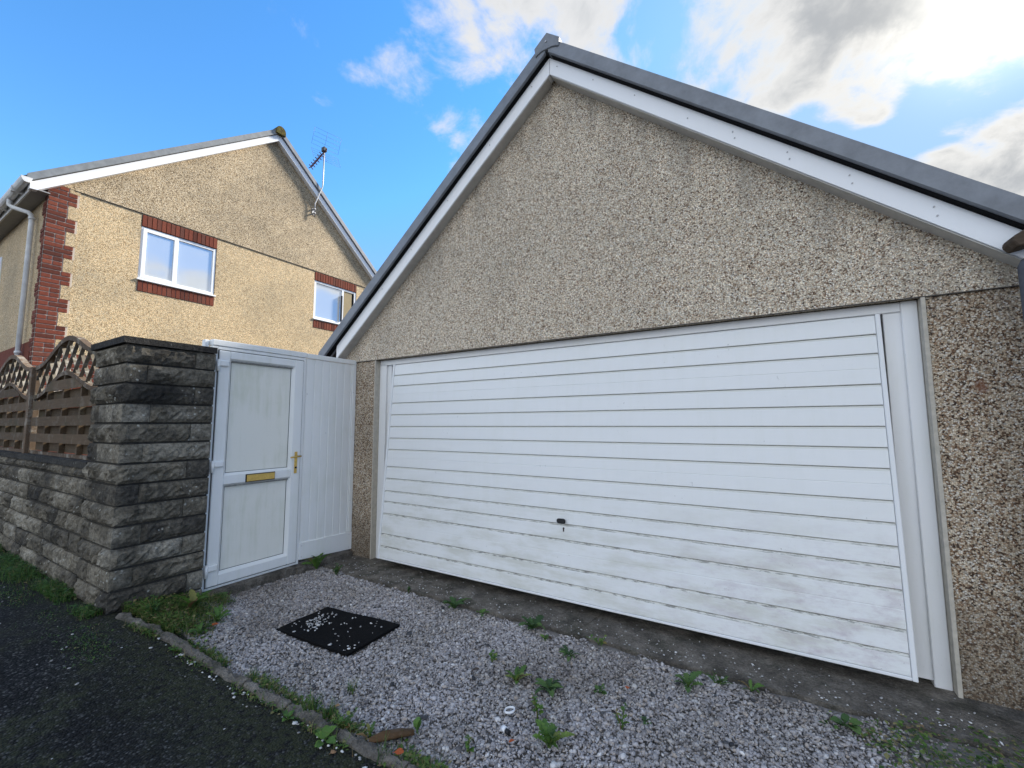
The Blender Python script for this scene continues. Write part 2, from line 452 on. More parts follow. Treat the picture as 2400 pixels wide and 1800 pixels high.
def gravel_mat():
    m, N, b, co = mat('limestone_gravel', .85, .2)
    r = isl(N)
    col = N.ramp(r, [(0, (.09, .085, .088)), (.05, (.20, .188, .185)), (.25, (.29, .272, .268)), (.5, (.35, .332, .328)), (.75, (.41, .392, .385)), (.88, (.36, .31, .265)), (.96, (.46, .445, .43)), (1, (.60, .585, .565))])
    col = N.mix(1, col, N.ramp(N.noise(co, 120, 3, .6), [(.3, .78), (.7, 1.18)]), 'MULTIPLY')
    col = N.mix(1, col, N.ramp(N.noise(co, 1.3, 4, .6), [(.30, (.66, .62, .58)), (.46, (1.02, 1.0, .98)), (.64, (1.26, 1.25, 1.28))]), 'MULTIPLY')
    N.link(col, b.inputs['Base Color'])
    return m
GRAVEL = gravel_mat()
def chip_mat():
    m, N, b, co = mat('pale_chippings', .85, .2)
    N.link(N.ramp(isl(N), [(0, (.25, .24, .23)), (.5, (.48, .47, .46)), (1, (.72, .71, .69))]), b.inputs['Base Color'])
    return m
CHIPS = chip_mat()
def slate_mat():
    m, N, b, co = mat('dark_slate_chip', .8, .3)
    N.link(N.ramp(isl(N), [(0, (.03, .031, .035)), (1, (.08, .08, .085))]), b.inputs['Base Color'])
    return m
SLATE = slate_mat()
def leaf_mat(name, stops, island=True):
    m, N, b, co = mat(name, .55, .35)
    col = N.ramp(isl(N) if island else rnd(N), stops)
    col = N.mix(1, col, N.ramp(N.noise(co, 45, 3, .6), [(.3, .75), (.7, 1.25)]), 'MULTIPLY')
    N.link(col, b.inputs['Base Color'])
    tr = N.new('ShaderNodeBsdfTranslucent'); N.link(col, tr.inputs['Color'])
    mx = N.new('ShaderNodeMixShader'); mx.inputs[0].default_value = .3
    out = m.node_tree.nodes['Material Output']
    N.link(b.outputs[0], mx.inputs[1]); N.link(tr.outputs[0], mx.inputs[2]); N.link(mx.outputs[0], out.inputs[0])
    return m
LEAF = leaf_mat('weed_leaf', [(0, (.065, .13, .032)), (.5, (.10, .20, .042)), (.82, (.15, .27, .052)), (.92, (.24, .26, .07)), (.96, (.26, .17, .07)), (1, (.16, .09, .045))], False)
LEAF_D = leaf_mat('weed_leaf_dark', [(0, (.040, .085, .030)), (.6, (.07, .145, .042)), (1, (.11, .19, .05))], False)
GRASS = leaf_mat('grass_blades', [(0, (.030, .078, .018)), (.5, (.06, .145, .028)), (.8, (.11, .20, .04)), (.93, (.17, .16, .06)), (1, (.28, .23, .11))])
COVERM = leaf_mat('creeping_leaves', [(0, (.030, .066, .016)), (.35, (.075, .15, .03)), (.65, (.14, .22, .045)), (.78, (.20, .21, .07)), (.9, (.30, .25, .12)), (1, (.22, .15, .08))])
RUBBER = plain('black_rubber', (.005, .005, .0055), .85, .12, 140, .6, .003, .8)
RED_LEAF = plain('orange_leaf', (.42, .09, .025), .6, .3)
TAN_LEAF = plain('tan_leaf', (.36, .20, .10), .6, .3)
BROWN_LEAF = plain('brown_leaf', (.05, .028, .018), .6, .3)
WHITEPL = plain('white_plastic', (.80, .81, .83), .35, .4, 40, .04)
def glass_mat():
    m, N, b, co = mat('window_glass', .03, .6)
    b.inputs['Base Color'].default_value = (.035, .045, .055, 1)
    b.inputs['IOR'].default_value = 1.9; b.inputs['Specular IOR Level'].default_value = .9
    b.inputs['Metallic'].default_value = .45
    b.inputs['Base Color'].default_value = (.62, .66, .70, 1)
    N.link(N.bump(N.noise(co, 1.3, 2, .5), .05, .02), b.inputs['Normal'])
    return m
GLASS = glass_mat()

# ------------------------------------------------------------------ ground
def sst(v, a, b):
    t = np.clip((np.asarray(v, float)-a)/(b-a), 0, 1); return t*t*(3-2*t)
def hz(x): return .139*(1-sst(x, -.35, 1.35))
def H(x, y): return hz(x)*sst(-np.asarray(y, float), 1.15, 1.98)
KX = [-6, -.15, .3, 1.2, 2.2, 3.6, 9]; KY = [-2.03, -2.02, -1.945, -1.872, -1.84, -1.80, -1.80]
def kerb_y(x): return np.interp(x, KX, KY)

def grid_mesh(name, xs, ys, zf, mt, kind='structure', keep=None):
    X, Y = np.meshgrid(xs, ys); Z = zf(X, Y)
    v = np.stack([X.ravel(), Y.ravel(), Z.ravel()], 1); nx = len(xs); ny = len(ys)
    idx = np.arange(nx*ny).reshape(ny, nx)
    q = np.stack([idx[:-1, :-1], idx[:-1, 1:], idx[1:, 1:], idx[1:, :-1]], -1).reshape(-1, 4)
    me = bpy.data.meshes.new(name); me.from_pydata(v.tolist(), [], q.tolist())
    for p in me.polygons: p.use_smooth = True
    o = link(name, me, mt); o['kind'] = kind
    return o
g = MB(); g.bm.faces.new([g.bm.verts.new(p) for p in ((-900, -900, -.06), (900, -900, -.06), (900, 900, -.06), (-900, 900, -.06))])
FINES = plain('gravel_fines', (.20, .185, .17), .95, .1, 24, .45, .008, .8)
tag(g.build('ground', SOIL), kind='structure')
fn = np.vectorize(lambda x, y, s, a: a*mnoise.noise(Vector((x*s, y*s, 3.1))))
grid_mesh('tarmac', np.linspace(-9, 9, 181), np.concatenate([np.linspace(-14, -4, 21)[:-1], np.linspace(-4, -1.84, 55)]),
          lambda X, Y: hz(X)*sst(-Y, 1.15, 1.98)*.98 + fn(X, Y, 2.0, .008) + .002, TARMAC)
grid_mesh('gravel_bed', np.linspace(-.36, 5.4, 145), np.linspace(-1.90, .1, 51),
          lambda X, Y: H(X, Y) - .014 + fn(X, Y, 5.0, .006), FINES)

# apron: two slabs parted by a crooked crack
def apron():
    root = thing('concrete_apron', None, None, (2.4, -.2, 0)); root['kind'] = 'structure'
    rr = random.Random(5)
    def slab(xa, xb, left, right):
        front = []
        x = xa
        while x < xb:
            front.append((x, -.40+rr.uniform(-.018, .014), .012)); x += .08
        pts = []
        L = [(xa+left(y), y, .012) for y in (-.08, -.2, -.3)]
        Rr = [(xb+right(y), y, .012) for y in (-.3, -.2, -.08)]
        poly = [(xa+left(.3), .3, .012)] + L + [(xa+left(-.4), front[0][1], .012)] + front[1:] + [(xb+right(-.4), -.40, .012)] + Rr + [(xb+right(.3), .3, .012)]
        m = MB().prism(poly, (0, 0, -.09))
        m.build('slab', APRON, root)
    z = lambda y: 0
    cr = lambda y: -.28*(y+.08)*-1 + .02*math.sin(y*31)
    slab(-.33, 2.56, z, lambda y: cr(y)-.004)
    slab(2.56, 5.4, lambda y: cr(y)+.004, z)
apron()

def noisy_grid_box(b, x0, x1, y0, y1, z0, z1, amp, step, faces, seed, fr=10, edge=.02):
    """box whose named faces are finely divided and pushed out as rock-faced work"""
    bm = b.bm; sd = Vector((seed*1.7 % 31, seed*2.3 % 29, seed*.9 % 37))
    def face(o, u, v, n, on):
        lu, lv = u.length, v.length
        nu = max(1, round(lu/step)) if on else 1; nv = max(1, round(lv/step)) if on else 1
        vs = []
        for j in range(nv+1):
            for i in range(nu+1):
                a, c = i/nu, j/nv
                p = o+u*a+v*c
                if on:
                    e = min(a*lu, (1-a)*lu, c*lv, (1-c)*lv)
                    fall = math.sin(min(1, e/edge)*math.pi/2)
                    q = p*fr+sd
                    h = .45+.8*mnoise.noise(q)+.6*(.5-abs(mnoise.noise(q*1.9))*2)+.45*mnoise.noise(q*4.3)+.30
                    p = p+n*amp*h*fall
                vs.append(bm.verts.new(p))
        for j in range(nv):
            for i in range(nu):
                k = j*(nu+1)+i
                bm.faces.new((vs[k], vs[k+1], vs[k+nu+2], vs[k+nu+1]))
    A = Vector
    dx, dy, dz = A((x1-x0, 0, 0)), A((0, y1-y0, 0)), A((0, 0, z1-z0))
    face(A((x1, y0, z0)), dy, dz, A((1, 0, 0)), '+x' in faces)
    face(A((x0, y1, z0)), -dy, dz, A((-1, 0, 0)), '-x' in faces)
    face(A((x0, y0, z0)), dx, dz, A((0, -1, 0)), '-y' in faces)
    face(A((x1, y1, z0)), -dx, dz, A((0, 1, 0)), '+y' in faces)
    face(A((x0, y0, z1)), dx, dy, A((0, 0, 1)), '+z' in faces)
    face(A((x0, y1, z0)), dx, -dy, A((0, 0, -1)), False)
    return b

# kerb edging
def kerb():
    root = thing('kerb', None, None, (1, -1.9, 0)); root['kind'] = 'structure'
    rr = random.Random(3)
    cuts = [-.17, .30, .78, 1.17, 1.55, 1.93, 2.35, 2.9, 3.6]
    for i, (a, c) in enumerate(zip(cuts, cuts[1:])):
        bm = bmesh.new(); nx = 34; prof = [(-.002, -.06), (-.001, .010), (.008, .022), (.020, .026), (.033, .025), (.045, .018), (.050, -.06)]
        rows = []
        for k in range(nx+1):
            x = a+.006+(c-a-.012)*k/nx; y = float(kerb_y(x)); z = float(H(x, y))
            row = []
            for (dy, dz) in prof:
                n1 = mnoise.noise(Vector((x*16, dy*60+i, 1.3))); n2 = mnoise.noise(Vector((x*40, dy*90, i+7.7)))
                n3 = mnoise.noise(Vector((x*7, i, 4.2)))
                row.append(bm.verts.new((x+.004*n2, y+dy+.013*n1+.006*n2+.006*n3, z+dz+(.012*n1+.008*n2+.006*n3 if dz > 0 else 0))))
            rows.append(row)
        for A, B in zip(rows, rows[1:]):
            for k in range(len(prof)-1): bm.faces.new((A[k], B[k], B[k+1], A[k+1]))
        bm.faces.new(rows[0]); bm.faces.new(rows[-1][::-1])
        m = MB(); m.bm.free(); m.bm = bm
        o = m.build('kerb_stone', KERBM, root)
kerb()

# ------------------------------------------------------------------ garage
GX0, GX1, APX = -.334, 4.93, 2.228
SL, SRt = .825, .84
DEPTH = 5.5
def rake(x, z_ap, sl=SL, sr=SRt):
    return z_ap-(APX-x)*sl if x < APX else z_ap-(x-APX)*sr
def garage():
    G = thing('garage', 'detached pebbledashed garage with a wide white ribbed door', 'garage', (2.25, 0, 0))
    top = 4.50
    # walls
    MB().prism([(GX0, .012, -.05), (0, .012, -.05), (0, .012, 2.148), (GX0, .012, 2.148)], (0, .2, 0)).build('left_pier', PIER_R, G)
    MB().prism([(4.49, .012, -.05), (GX1+.2, .012, -.05), (GX1+.2, .012, 2.148), (4.49, .012, 2.148)], (0, .2, 0)).build('right_pier', PIER_R, G)
    xl, xr = -.50, 5.0
    MB().prism([(xl, 0, rake(xl, top)), (xl, 0, 2.152), (xr, 0, 2.152), (xr, 0, rake(xr, top)), (APX, 0, top)], (0, .215, 0)).build('gable_wall', GARAGE_R, G)
    b = MB()
    b.box(GX0, GX0+.2, .215, DEPTH, -.05, 2.6); b.box(GX1, GX1+.2, .215, DEPTH, -.05, 2.6); b.box(GX0, GX1+.2, DEPTH, DEPTH+.2, -.05, 2.6)
    b.build('side_and_rear_walls', GARAGE_R, G)
    # smooth render bead of the reveals, drip bead over the opening
    MB().box(-.002, .012, -.003, .10, 0, 2.146, .002).build('reveal_bead', BEAD, G)
    MB().box(4.484, 4.504, -.004, .10, -.02, 2.146, .002).build('reveal_bead', BEAD, G)
    MB().box(GX0-.01, xr, -.004, .010, 2.147, 2.1515).build('drip_bead', plain('bead_dark', (.10, .09, .08), .8), G)
    # barge boards (box section) with screw caps
    zb, hb = 4.471, .155
    def board(x0, x1, zfun, h, y0, y1, name, mt, bev=.002):
        pts = [(x0, y0, zfun(x0)), (x1, y0, zfun(x1)), (x1, y0, zfun(x1)+h), (x0, y0, zfun(x0)+h)]
        return MB().prism(pts, (0, y1-y0, 0), bev).build(name, mt, G)
    fz = lambda x: rake(x, zb)
    left = board(-.54, APX-.002, fz, hb, -.10, -.012, 'bargeboard', BARGE)
    right = board(APX+.002, xr, fz, hb, -.10, -.012, 'bargeboard', BARGE)
    SOFF = plain('soffit_white', (.52, .50, .46), .6, .3, 12, .15)
    for x0, x1, p in ((-.54, APX-.02, left), (APX+.02, xr, right)):
        f2 = lambda x: rake(x, zb-.004)
        pts = [(x0, -.094, f2(x0)), (x1, -.094, f2(x1)), (x1, -.094, f2(x1)-.006), (x0, -.094, f2(x0)-.006)]
        MB().prism(pts, (0, .10, 0)).build('soffit_strip', SOFF, p)
    sm = MB().tube([(0, 0, 0), (0, -.004, 0)], .005, 8); bmesh.ops.recalc_face_normals(sm.bm, faces=sm.bm.faces[:])
    sme = bpy.data.meshes.new('screw_cap'); sm.bm.to_mesh(sme); sm.bm.free(); sme.materials.append(plain('screw_grey', (.45, .45, .46), .5))
    for x, dz in ((2.30, .10), (2.62, .10), (2.95, .10), (3.32, .075), (3.60, .10), (3.61, .06), (3.90, .10), (3.91, .06), (4.20, .10), (4.21, .055), (4.55, .10), (4.56, .055)):
        shared('screw_cap', sme, right, (x, -.1, fz(x)+dz))
    for x, dz in ((2.05, .11), (1.6, .09), (1.1, .1), (.62, .1), (.2, .1)):
        shared('screw_cap', sme, left, (x, -.1, fz(x)+dz))
    # verge trims over the boards
    vz = lambda x: rake(x, zb+hb+.004)
    for x0, x1 in ((-.80, APX-.015), (APX+.015, xr)):
        m = MB()
        prof = [(-.150, .010), (-.158, .016), (-.150, .150), (-.138, .158), (.10, .158), (.10, .150), (-.138, .120), (-.138, .03), (-.06, .0), (-.06, -.006)]
        a = [m.bm.verts.new((x0, y, vz(x0)+z)) for y, z in prof]; c = [m.bm.verts.new((x1, y, vz(x1)+z)) for y, z in prof]
        n = len(prof)
        for i in range(n): m.bm.faces.new((a[i], a[(i+1) % n], c[(i+1) % n], c[i]))
        m.bm.faces.new(a); m.bm.faces.new(c[::-1])
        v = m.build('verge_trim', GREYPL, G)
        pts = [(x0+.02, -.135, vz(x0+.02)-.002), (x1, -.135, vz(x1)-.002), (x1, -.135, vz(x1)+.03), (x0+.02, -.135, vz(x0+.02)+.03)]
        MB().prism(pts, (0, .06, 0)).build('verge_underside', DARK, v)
    # roof slopes and ridge
    rz = lambda x: rake(x, zb+hb+.10)
    for x0, x1, nm in ((-.80, APX, 'roof'), (APX, xr+.3, 'roof')):
        pts = [(x0, -.05, rz(x0)), (x1, -.05, rz(x1)), (x1, -.05, rz(x1)+.05), (x0, -.05, rz(x0)+.05)]
        MB().prism(pts, (0, DEPTH+.4, 0)).build(nm, TILE, G)
    zt = zb+hb+.185
    pts = [(APX-.115, -.165, zt-.098), (APX+.005, -.165, zt), (APX+.125, -.165, zt-.098), (APX+.115, -.165, zt-.175), (APX+.06, -.165, zt-.155), (APX-.05, -.165, zt-.155), (APX-.105, -.165, zt-.18)]
    rc = MB().prism(pts, (0, DEPTH+.5, 0), .004).build('ridge_cap', GREYPL, G)
    MB().tube([(APX, -.166, zt-.085), (APX, -.172, zt-.085)], .008, 8).build('screw', STEEL, rc)
    # frame in the opening
    F = MB().box(0.016, .118, .06, .14, .012, 2.10, .003).build('door_frame', TIMBER_W, G)
    MB().box(.112, .175, .085, .15, .03, 2.09, .003).build('door_jamb', TIMBER_W, F)
    MB().box(4.408, 4.482, .055, .14, -.005, 2.148, .004).build('door_jamb', TIMBER_W, F)
    MB().box(4.328, 4.414, .072, .15, .035, 2.146, .003).build('door_jamb', TIMBER_W, F)
    MB().box(.018, 4.408, .060, .13, 2.088, 2.146, .004).build('door_head', TIMBER_W, F)
    MB().box(.12, 4.33, .16, .2, .0, 2.10).build('dark_interior', DARK, F)
    # up-and-over door, hanging a little open at the foot
    D = bpy.data.objects.new('garage_door', None); COL.objects.link(D)
    ang = math.atan2(.16, 2.0)
    D.parent = G; D.matrix_parent_inverse = Matrix.Translation(-G.location)
    D.location = (0, .06, 2.085); D.rotation_euler = (-ang, 0, 0)
    def part(b, name, mt):
        bmesh.ops.recalc_face_normals(b.bm, faces=b.bm.faces[:])
        me = bpy.data.meshes.new(name); b.bm.to_mesh(me); b.bm.free(); me.materials.append(mt)
        o = bpy.data.objects.new(name, me); COL.objects.link(o); o.parent = D
        return o
    x0, x1, Lz = .234, 4.312, 2.006
    part(MB().box(x0+.004, x1-.004, .002, .03, -Lz+.004, -.004), 'backing_sheet', EDGE_W)
    part(MB().box(x0, x0+.024, -.015, .034, -Lz, 0, .003), 'edge_rail', EDGE_W)
    part(MB().box(x1-.024, x1, -.015, .034, -Lz, 0, .003), 'edge_rail', EDGE_W)
    part(MB().box(x0+.024, x1-.024, -.011, .034, -Lz, -Lz+.018, .003), 'bottom_rail', EDGE_W)
    gr = [0, .118, .235, .420, .545, .668, .790, .908, 1.085, 1.205, 1.330, 1.437, 1.556, 1.757, 1.875, 1.986]
    gap = .0045
    for i, (a, c) in enumerate(zip(gr, gr[1:])):
        ztop = -a-(gap if i else .002); zbot = -c
        m = MB(); xa, xb = x0+.026, x1-.026
        ys = [(.0025, ztop), (-.0065, ztop-.009), (-.0085, ztop-.012), (-.0085, zbot+.003), (-.0075, zbot+.0005), (.0025, zbot)]
        if c-a > .16:   # wide panels carry a fine central crease
            zm = (ztop+zbot)/2
            ys = ys[:3]+[(-.0085, zm+.003), (-.0065, zm), (-.0085, zm-.003)]+ys[3:]
        A = [m.bm.verts.new((xa, y, z)) for y, z in ys]; B = [m.bm.verts.new((xb, y, z)) for y, z in ys]
        for k in range(len(ys)-1): m.bm.faces.new((A[k], A[k+1], B[k+1], B[k]))
        m.bm.faces.new(A[::-1]); m.bm.faces.new(B)
        m.bm.faces.new((A[-1], A[0], B[0], B[-1]))
        part(m, 'slat', DOOR_W)
    # thin dark strip in each groove: dirt plus painted shadow under the slat above
    GRIME_SHADE = plain('groove_grime_shade', (.24, .225, .19), .9, .1, 30, .6)
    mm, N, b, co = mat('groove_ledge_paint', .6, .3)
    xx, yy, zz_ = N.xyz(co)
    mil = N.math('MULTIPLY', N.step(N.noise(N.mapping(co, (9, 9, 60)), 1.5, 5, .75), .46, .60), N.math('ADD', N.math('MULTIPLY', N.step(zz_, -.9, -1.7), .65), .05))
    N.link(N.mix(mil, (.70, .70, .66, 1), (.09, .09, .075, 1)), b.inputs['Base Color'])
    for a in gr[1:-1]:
        part(MB().box(x0+.026, x1-.026, .0008, .0016, -a-gap*.8, -a-.0005), 'groove_shade_strip', GRIME_SHADE)
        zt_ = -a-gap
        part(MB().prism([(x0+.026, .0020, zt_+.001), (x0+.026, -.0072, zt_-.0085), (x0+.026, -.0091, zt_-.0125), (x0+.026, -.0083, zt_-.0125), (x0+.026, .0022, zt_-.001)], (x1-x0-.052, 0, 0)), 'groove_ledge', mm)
    # handle and lock
    hb_ = MB(); n = 20; zc = -1.416; xc = 2.268
    pts = []
    for k in range(n):
        t = 2*math.pi*k/n; cx = .019 if math.cos(t) >= 0 else -.019
        pts.append((xc+cx+.019*math.cos(t), -.034, zc+.019*math.sin(t)))
    hb_.prism(pts, (0, .014, 0), .004); hb_.tube([(xc+.01, -.02, zc), (xc+.01, -.006, zc)], .009, 10)
    h = part(hb_, 'handle', BLACKPL)
    lk = MB(); lk.tube([(2.283, -.0115, -1.472), (2.283, -.006, -1.472)], .0075, 12); lk.box(2.278, 2.288, -.011, -.006, -1.497, -1.476)
    part(lk, 'lock_escutcheon', plain('dark_bronze', (.05, .03, .025), .5))
    arm = MB().bar((.195, .11, 2.09), (.195, .10, 1.90), .02, .006).build('lifting_arm', STEEL, F)
garage()

# ------------------------------------------------------------------ house
def house():
    hx, yc, yr, yap = -6.15, -1.45, 5.85, 2.15
    zj, zap = 5.392, 8.27
    SLh, SRh = .819, .862
    HS = thing('house', 'yellow pebbledashed house with red brick quoins and white bargeboards', 'house', (hx-2, 2, 0))
    def rk(y, z): return z-(yap-y)*SLh if y < yap else z-(y-yap)*SRh
    # gable wall with window openings
    def wallrects(y0, y1, z0, z1, holes):
        ys = sorted({y0, y1, *[h[0] for h in holes], *[h[1] for h in holes]}); zs = sorted({z0, z1, *[h[2] for h in holes], *[h[3] for h in holes]})
        m = MB()
        for a, b in zip(ys, ys[1:]):
            for c, d in zip(zs, zs[1:]):
                ym, zm = (a+b)/2, (c+d)/2
                if any(h[0] < ym < h[1] and h[2] < zm < h[3] for h in holes): continue
                m.bm.faces.new([m.bm.verts.new(p) for p in ((hx, a, c), (hx, b, c), (hx, b, d), (hx, a, d))])
        bmesh.ops.remove_doubles(m.bm, verts=m.bm.verts[:], dist=1e-5)
        r = bmesh.ops.extrude_face_region(m.bm, geom=m.bm.faces[:])
        for v in r['geom']:
            if isinstance(v, bmesh.types.BMVert): v.co.x -= .15
        return m
    W1 = (-.248, 1.028, 3.912, 5.375); W2 = (3.30, 4.60, 3.912, 5.375)
    wallrects(yc, yr, 2.62, zj, [W1, W2]).build('gable_wall', HOUSE_R, HS)
    MB().prism([(hx+.014, yc+.10, zj+.004), (hx+.014, yr, zj+.004), (hx+.014, yr, rk(yr, zap)), (hx+.014, yap, zap), (hx+.014, yc+.10, rk(yc+.10, zap))], (-.16, 0, 0)).build('upper_gable', HOUSE_W, HS)
    MB().box(hx-.2, hx+.018, yc+.3, yr, zj-.004, zj+.004).build('drip_bead', MATS['bead_dark'], HS)
    m = MB(); m.box(-13, hx-.16, yc, yc+.15, 2.79, zj); m.build('front_wall', HOUSE_R, HS)
    PLM = plain('brick_plinth', (.16, .05, .032), .9, .15, 40, .4, .004, .6)
    MB().box(-13, hx-.16, yc-.012, yc+.16, -.05, 2.78).build('plinth', PLM, HS)
    MB().box(hx-.16, hx-.012, yc, yr, -.05, 2.615).build('plinth', PLM, HS)
    m = MB(); m.box(-13, hx-.16, yr-.15, yr, -.05, zj); m.box(-13.15, -13, yc, yr, -.05, zj); m.build('side_walls', HOUSE_R, HS)
    MB().box(hx-1.9, hx-.9, yc+.4, yr-.4, 2.7, 5.2).build('dark_interior', DARK, HS)
    # quoin bricks, shared meshes
    sizes = {}
    def bmesh_for(w, d, h):
        k = (round(w, 4), round(d, 4), round(h, 4))
        if k not in sizes: sizes[k] = box_mesh('brick', d, w, h, BRICK, .003)
        return sizes[k]
    rr = random.Random(2)
    C = .0756
    MB().box(hx-.148, hx+.004, yc-.004, yc+.36, 1.9, 5.40).build('quoin_mortar', MORTAR_L, HS)
    # trim the mortar slab back to the toothed edge by covering it with render patches
    i = 0; z = 5.325+C
    while z > 2.0:
        zc = z-C/2; longc = ((i-1)//3) % 2 == 0 if i >= 1 else False
        wid = (.345 if longc else .235)
        odd = i % 2
        ws = ([.225, .12] if odd else [.12, .225]) if longc else ([.235] if odd == 0 and i % 4 else [.1175, .1175])
        y = yc-.006
        if z > 2.62 or True:
            for w in ws:
                shared('brick', bmesh_for(w-.012, .05, C-.013), HS, (hx-.012+rr.uniform(-.002, .002), y+w/2, zc))
                y += w
        fw = .12 if longc else .225
        shared('brick', bmesh_for(.05, fw-.012, C-.013), HS, (hx+.004-fw/2, yc+.012+rr.uniform(-.002, .002), zc))
        if z > 2.68 and not longc:
            MB().box(hx-.02, hx+.010, yc+.237, yc+.362, z-C+(.0), z, 0).build('render_patch', HOUSE_R, HS)
        i += 1; z -= C
    MB().box(hx-.15, hx-.155+.16, yc+.35, yc+1.9, 1.9, 2.60).build('plinth_mortar', MORTAR_L, HS)
    for r_ in range(9):
        zc = 2.575-r_*C; y = yc+.36+(.0 if r_ % 2 else -.0)
        k = 0
        while y < yc+1.85:
            w = .1125 if (k == 0 and r_ % 2) else .225
            shared('brick', bmesh_for(w-.012, .05, C-.013), HS, (hx-.010+rr.uniform(-.002, .002), y+w/2, zc)); y += w; k += 1
    # windows with soldier courses
    sold = box_mesh('soldier_brick', .05, .0655, .212, BRICK, .003)
    sold2 = box_mesh('soldier_brick', .05, .0655, .190, BRICK, .003)
    def window(y0, y1, zb, zt, mull, op):
        MB().box(hx-.10, hx-.006, y0-.004, y1+.004, zt+.004, W1[3]).build('lintel_mortar', plain('brown_mortar', (.13, .07, .05), .95) if 'brown_mortar' not in MATS else MATS['brown_mortar'], HS)
        MB().box(hx-.10, hx-.006, y0-.004, y1+.004, W1[2], zb-.02).build('sill_mortar', MORTAR_L, HS)
        n = 17; st = (y1-y0)/n
        for k in range(n):
            yy = y0+st*(k+.5)
            shared('brick', sold, HS, (hx-.014+rr.uniform(-.002, .002), yy, W1[3]-.111))
            shared('brick', sold2, HS, (hx-.014+rr.uniform(-.002, .002), yy, W1[2]+.098))
        wn = MB()
        fx0, fx1 = hx-.075, hx-.012
        t = .055
        wn.box(fx0, fx1, y0, y0+t, zb, zt, .004); wn.box(fx0, fx1, y1-t, y1, zb, zt, .004)
        wn.box(fx0, fx1-.001, y0+t, y1-t, zb, zb+t, .004); wn.box(fx0, fx1-.001, y0+t, y1-t, zt-t, zt, .004)
        wn.box(fx0, fx1-.002, mull-.03, mull+.03, zb+t, zt-t, .003)
        w = wn.build('window', GLAZE, HS)
        MB().box(hx-.10, hx+.035, y0-.02, y1+.02, zb-.032, zb-.001, .005).build('sill', GLAZE, w)
        if op:   # opening casement stands proud of the frame
            a, b, c, d = y0+.028, mull+.012, zb+.028, zt-.028; s_ = .06
            sash = MB(); X0, X1 = hx-.02, hx+.004
            sash.box(X0, X1, a, a+s_, c, d, .004); sash.box(X0, X1, b-s_, b, c, d, .004)
            sash.box(X0, X1-.001, a+s_, b-s_, c, c+s_, .004); sash.box(X0, X1-.001, a+s_, b-s_, d-s_, d, .004)
            sash.build('sash', GLAZE, w)
            MB().box(hx-.03, hx-.020, a+s_-.01, b-s_+.01, c+s_-.01, d-s_+.01).build('pane', GLASS, w)
            MB().box(hx-.05, hx-.04, mull+.025, y1-t+.01, zb+t-.01, zt-t+.01).build('pane', GLASS, w)
        else:
            MB().box(hx-.05, hx-.04, y0+t-.01, mull-.025, zb+t-.01, zt-t+.01).build('pane', GLASS, w)
            MB().box(hx-.05, hx-.04, mull+.025, y1-t+.01, zb+t-.01, zt-t+.01).build('pane', DARK, w)
            sash = MB(); sash.box(hx-.01, hx+.05, mull-.075, mull-.05, zb+.07, zt-.22, .003)
            sash.build('open_casement', BLACKPL, w)
            MB().box(hx-.038, hx-.03, mull+.05, mull+.3, zb+t, zt-t).build('blind', plain('tan_blind', (.30, .24, .14), .8) if 'tan_blind' not in MATS else MATS['tan_blind'], w)
    window(W1[0]+.006, W1[1]-.006, 4.148, 5.150, .325, True)
    window(W2[0]+.006, W2[1]-.006, 4.155, 5.155, 4.17, False)
    # sliver of a front window
    fw = MB(); y = yc-.02
    for a, b, c, d in ((-9.12, -9.05, 3.6, 4.75), (-10.6, -10.53, 3.6, 4.75), (-10.53, -9.12, 3.6, 3.67), (-10.53, -9.12, 4.68, 4.75)): fw.box(a, b, y, y+.06, c, d, .003)
    w = fw.build('window', GLAZE, HS)
    MB().box(-10.54, -9.11, y+.025, y+.035, 3.66, 4.69).build('pane', GLASS, w)
    # barge boards, verges, roof
    bx0, bx1 = -6.03, -6.15
    zb = 8.225; hb = .165
    fb = lambda y: rk(y, zb)
    def strip(y0, y1, x0, x1, f, h, nm, mt, bev=.002):
        pts = [(x0, y0, f(y0)), (x0, y1, f(y1)), (x0, y1, f(y1)+h), (x0, y0, f(y0)+h)]
        return MB().prism(pts, (x1-x0, 0, 0), bev).build(nm, mt, HS)
    pts = [(-6.03, -1.60, fb(-1.60)-.0), (-6.03, yap-.002, fb(yap)), (-6.03, yap-.002, fb(yap)+hb), (-6.03, -1.68, fb(-1.68)+hb), (-6.03, -1.68, fb(-1.68)+.06)]
    MB().prism(pts, (-.115, 0, 0), .002).build('bargeboard', BARGE, HS)
    strip(yap+.002, yr+.25, -6.03, -6.145, fb, hb, 'bargeboard', BARGE)
    fv = lambda y: fb(y)+hb+.012
    strip(-1.72, yap-.02, -5.985, -6.05, fv, .13, 'verge_trim', GREYPL2)
    strip(yap+.02, yr+.3, -5.985, -6.05, fv, .13, 'verge_trim', GREYPL)
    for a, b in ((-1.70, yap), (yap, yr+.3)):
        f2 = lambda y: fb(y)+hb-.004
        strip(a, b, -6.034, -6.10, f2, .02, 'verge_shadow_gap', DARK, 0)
    fr = lambda y: fb(y)+hb+.07
    for a, b in ((-1.76, yap), (yap, yr+.35)):
        strip(a, b, -6.04, -13.2, fr, .06, 'roof', TILE, 0)
    # half-round mossy ridge tile
    rt = MB(); n = 12
    pr = [(-5.94, yap+.115*math.cos(math.pi*k/n), fv(yap)+.03+.125*math.sin(math.pi*k/n)) for k in range(n+1)]
    rt.prism(pr+[(-5.94, yap-.115, fv(yap)-.05), (-5.94, yap+.115, fv(yap)-.05)], (-7.2, 0, 0), .006)
    rt.build('ridge_tile', MOSSY, HS)
    # eaves: soffit, fascia, gutter, downpipe
    MB().box(-13, -6.05, -1.64, yc-.001, 5.165, 5.18).build('soffit', plain('grey_soffit', (.34, .34, .34), .7), HS)
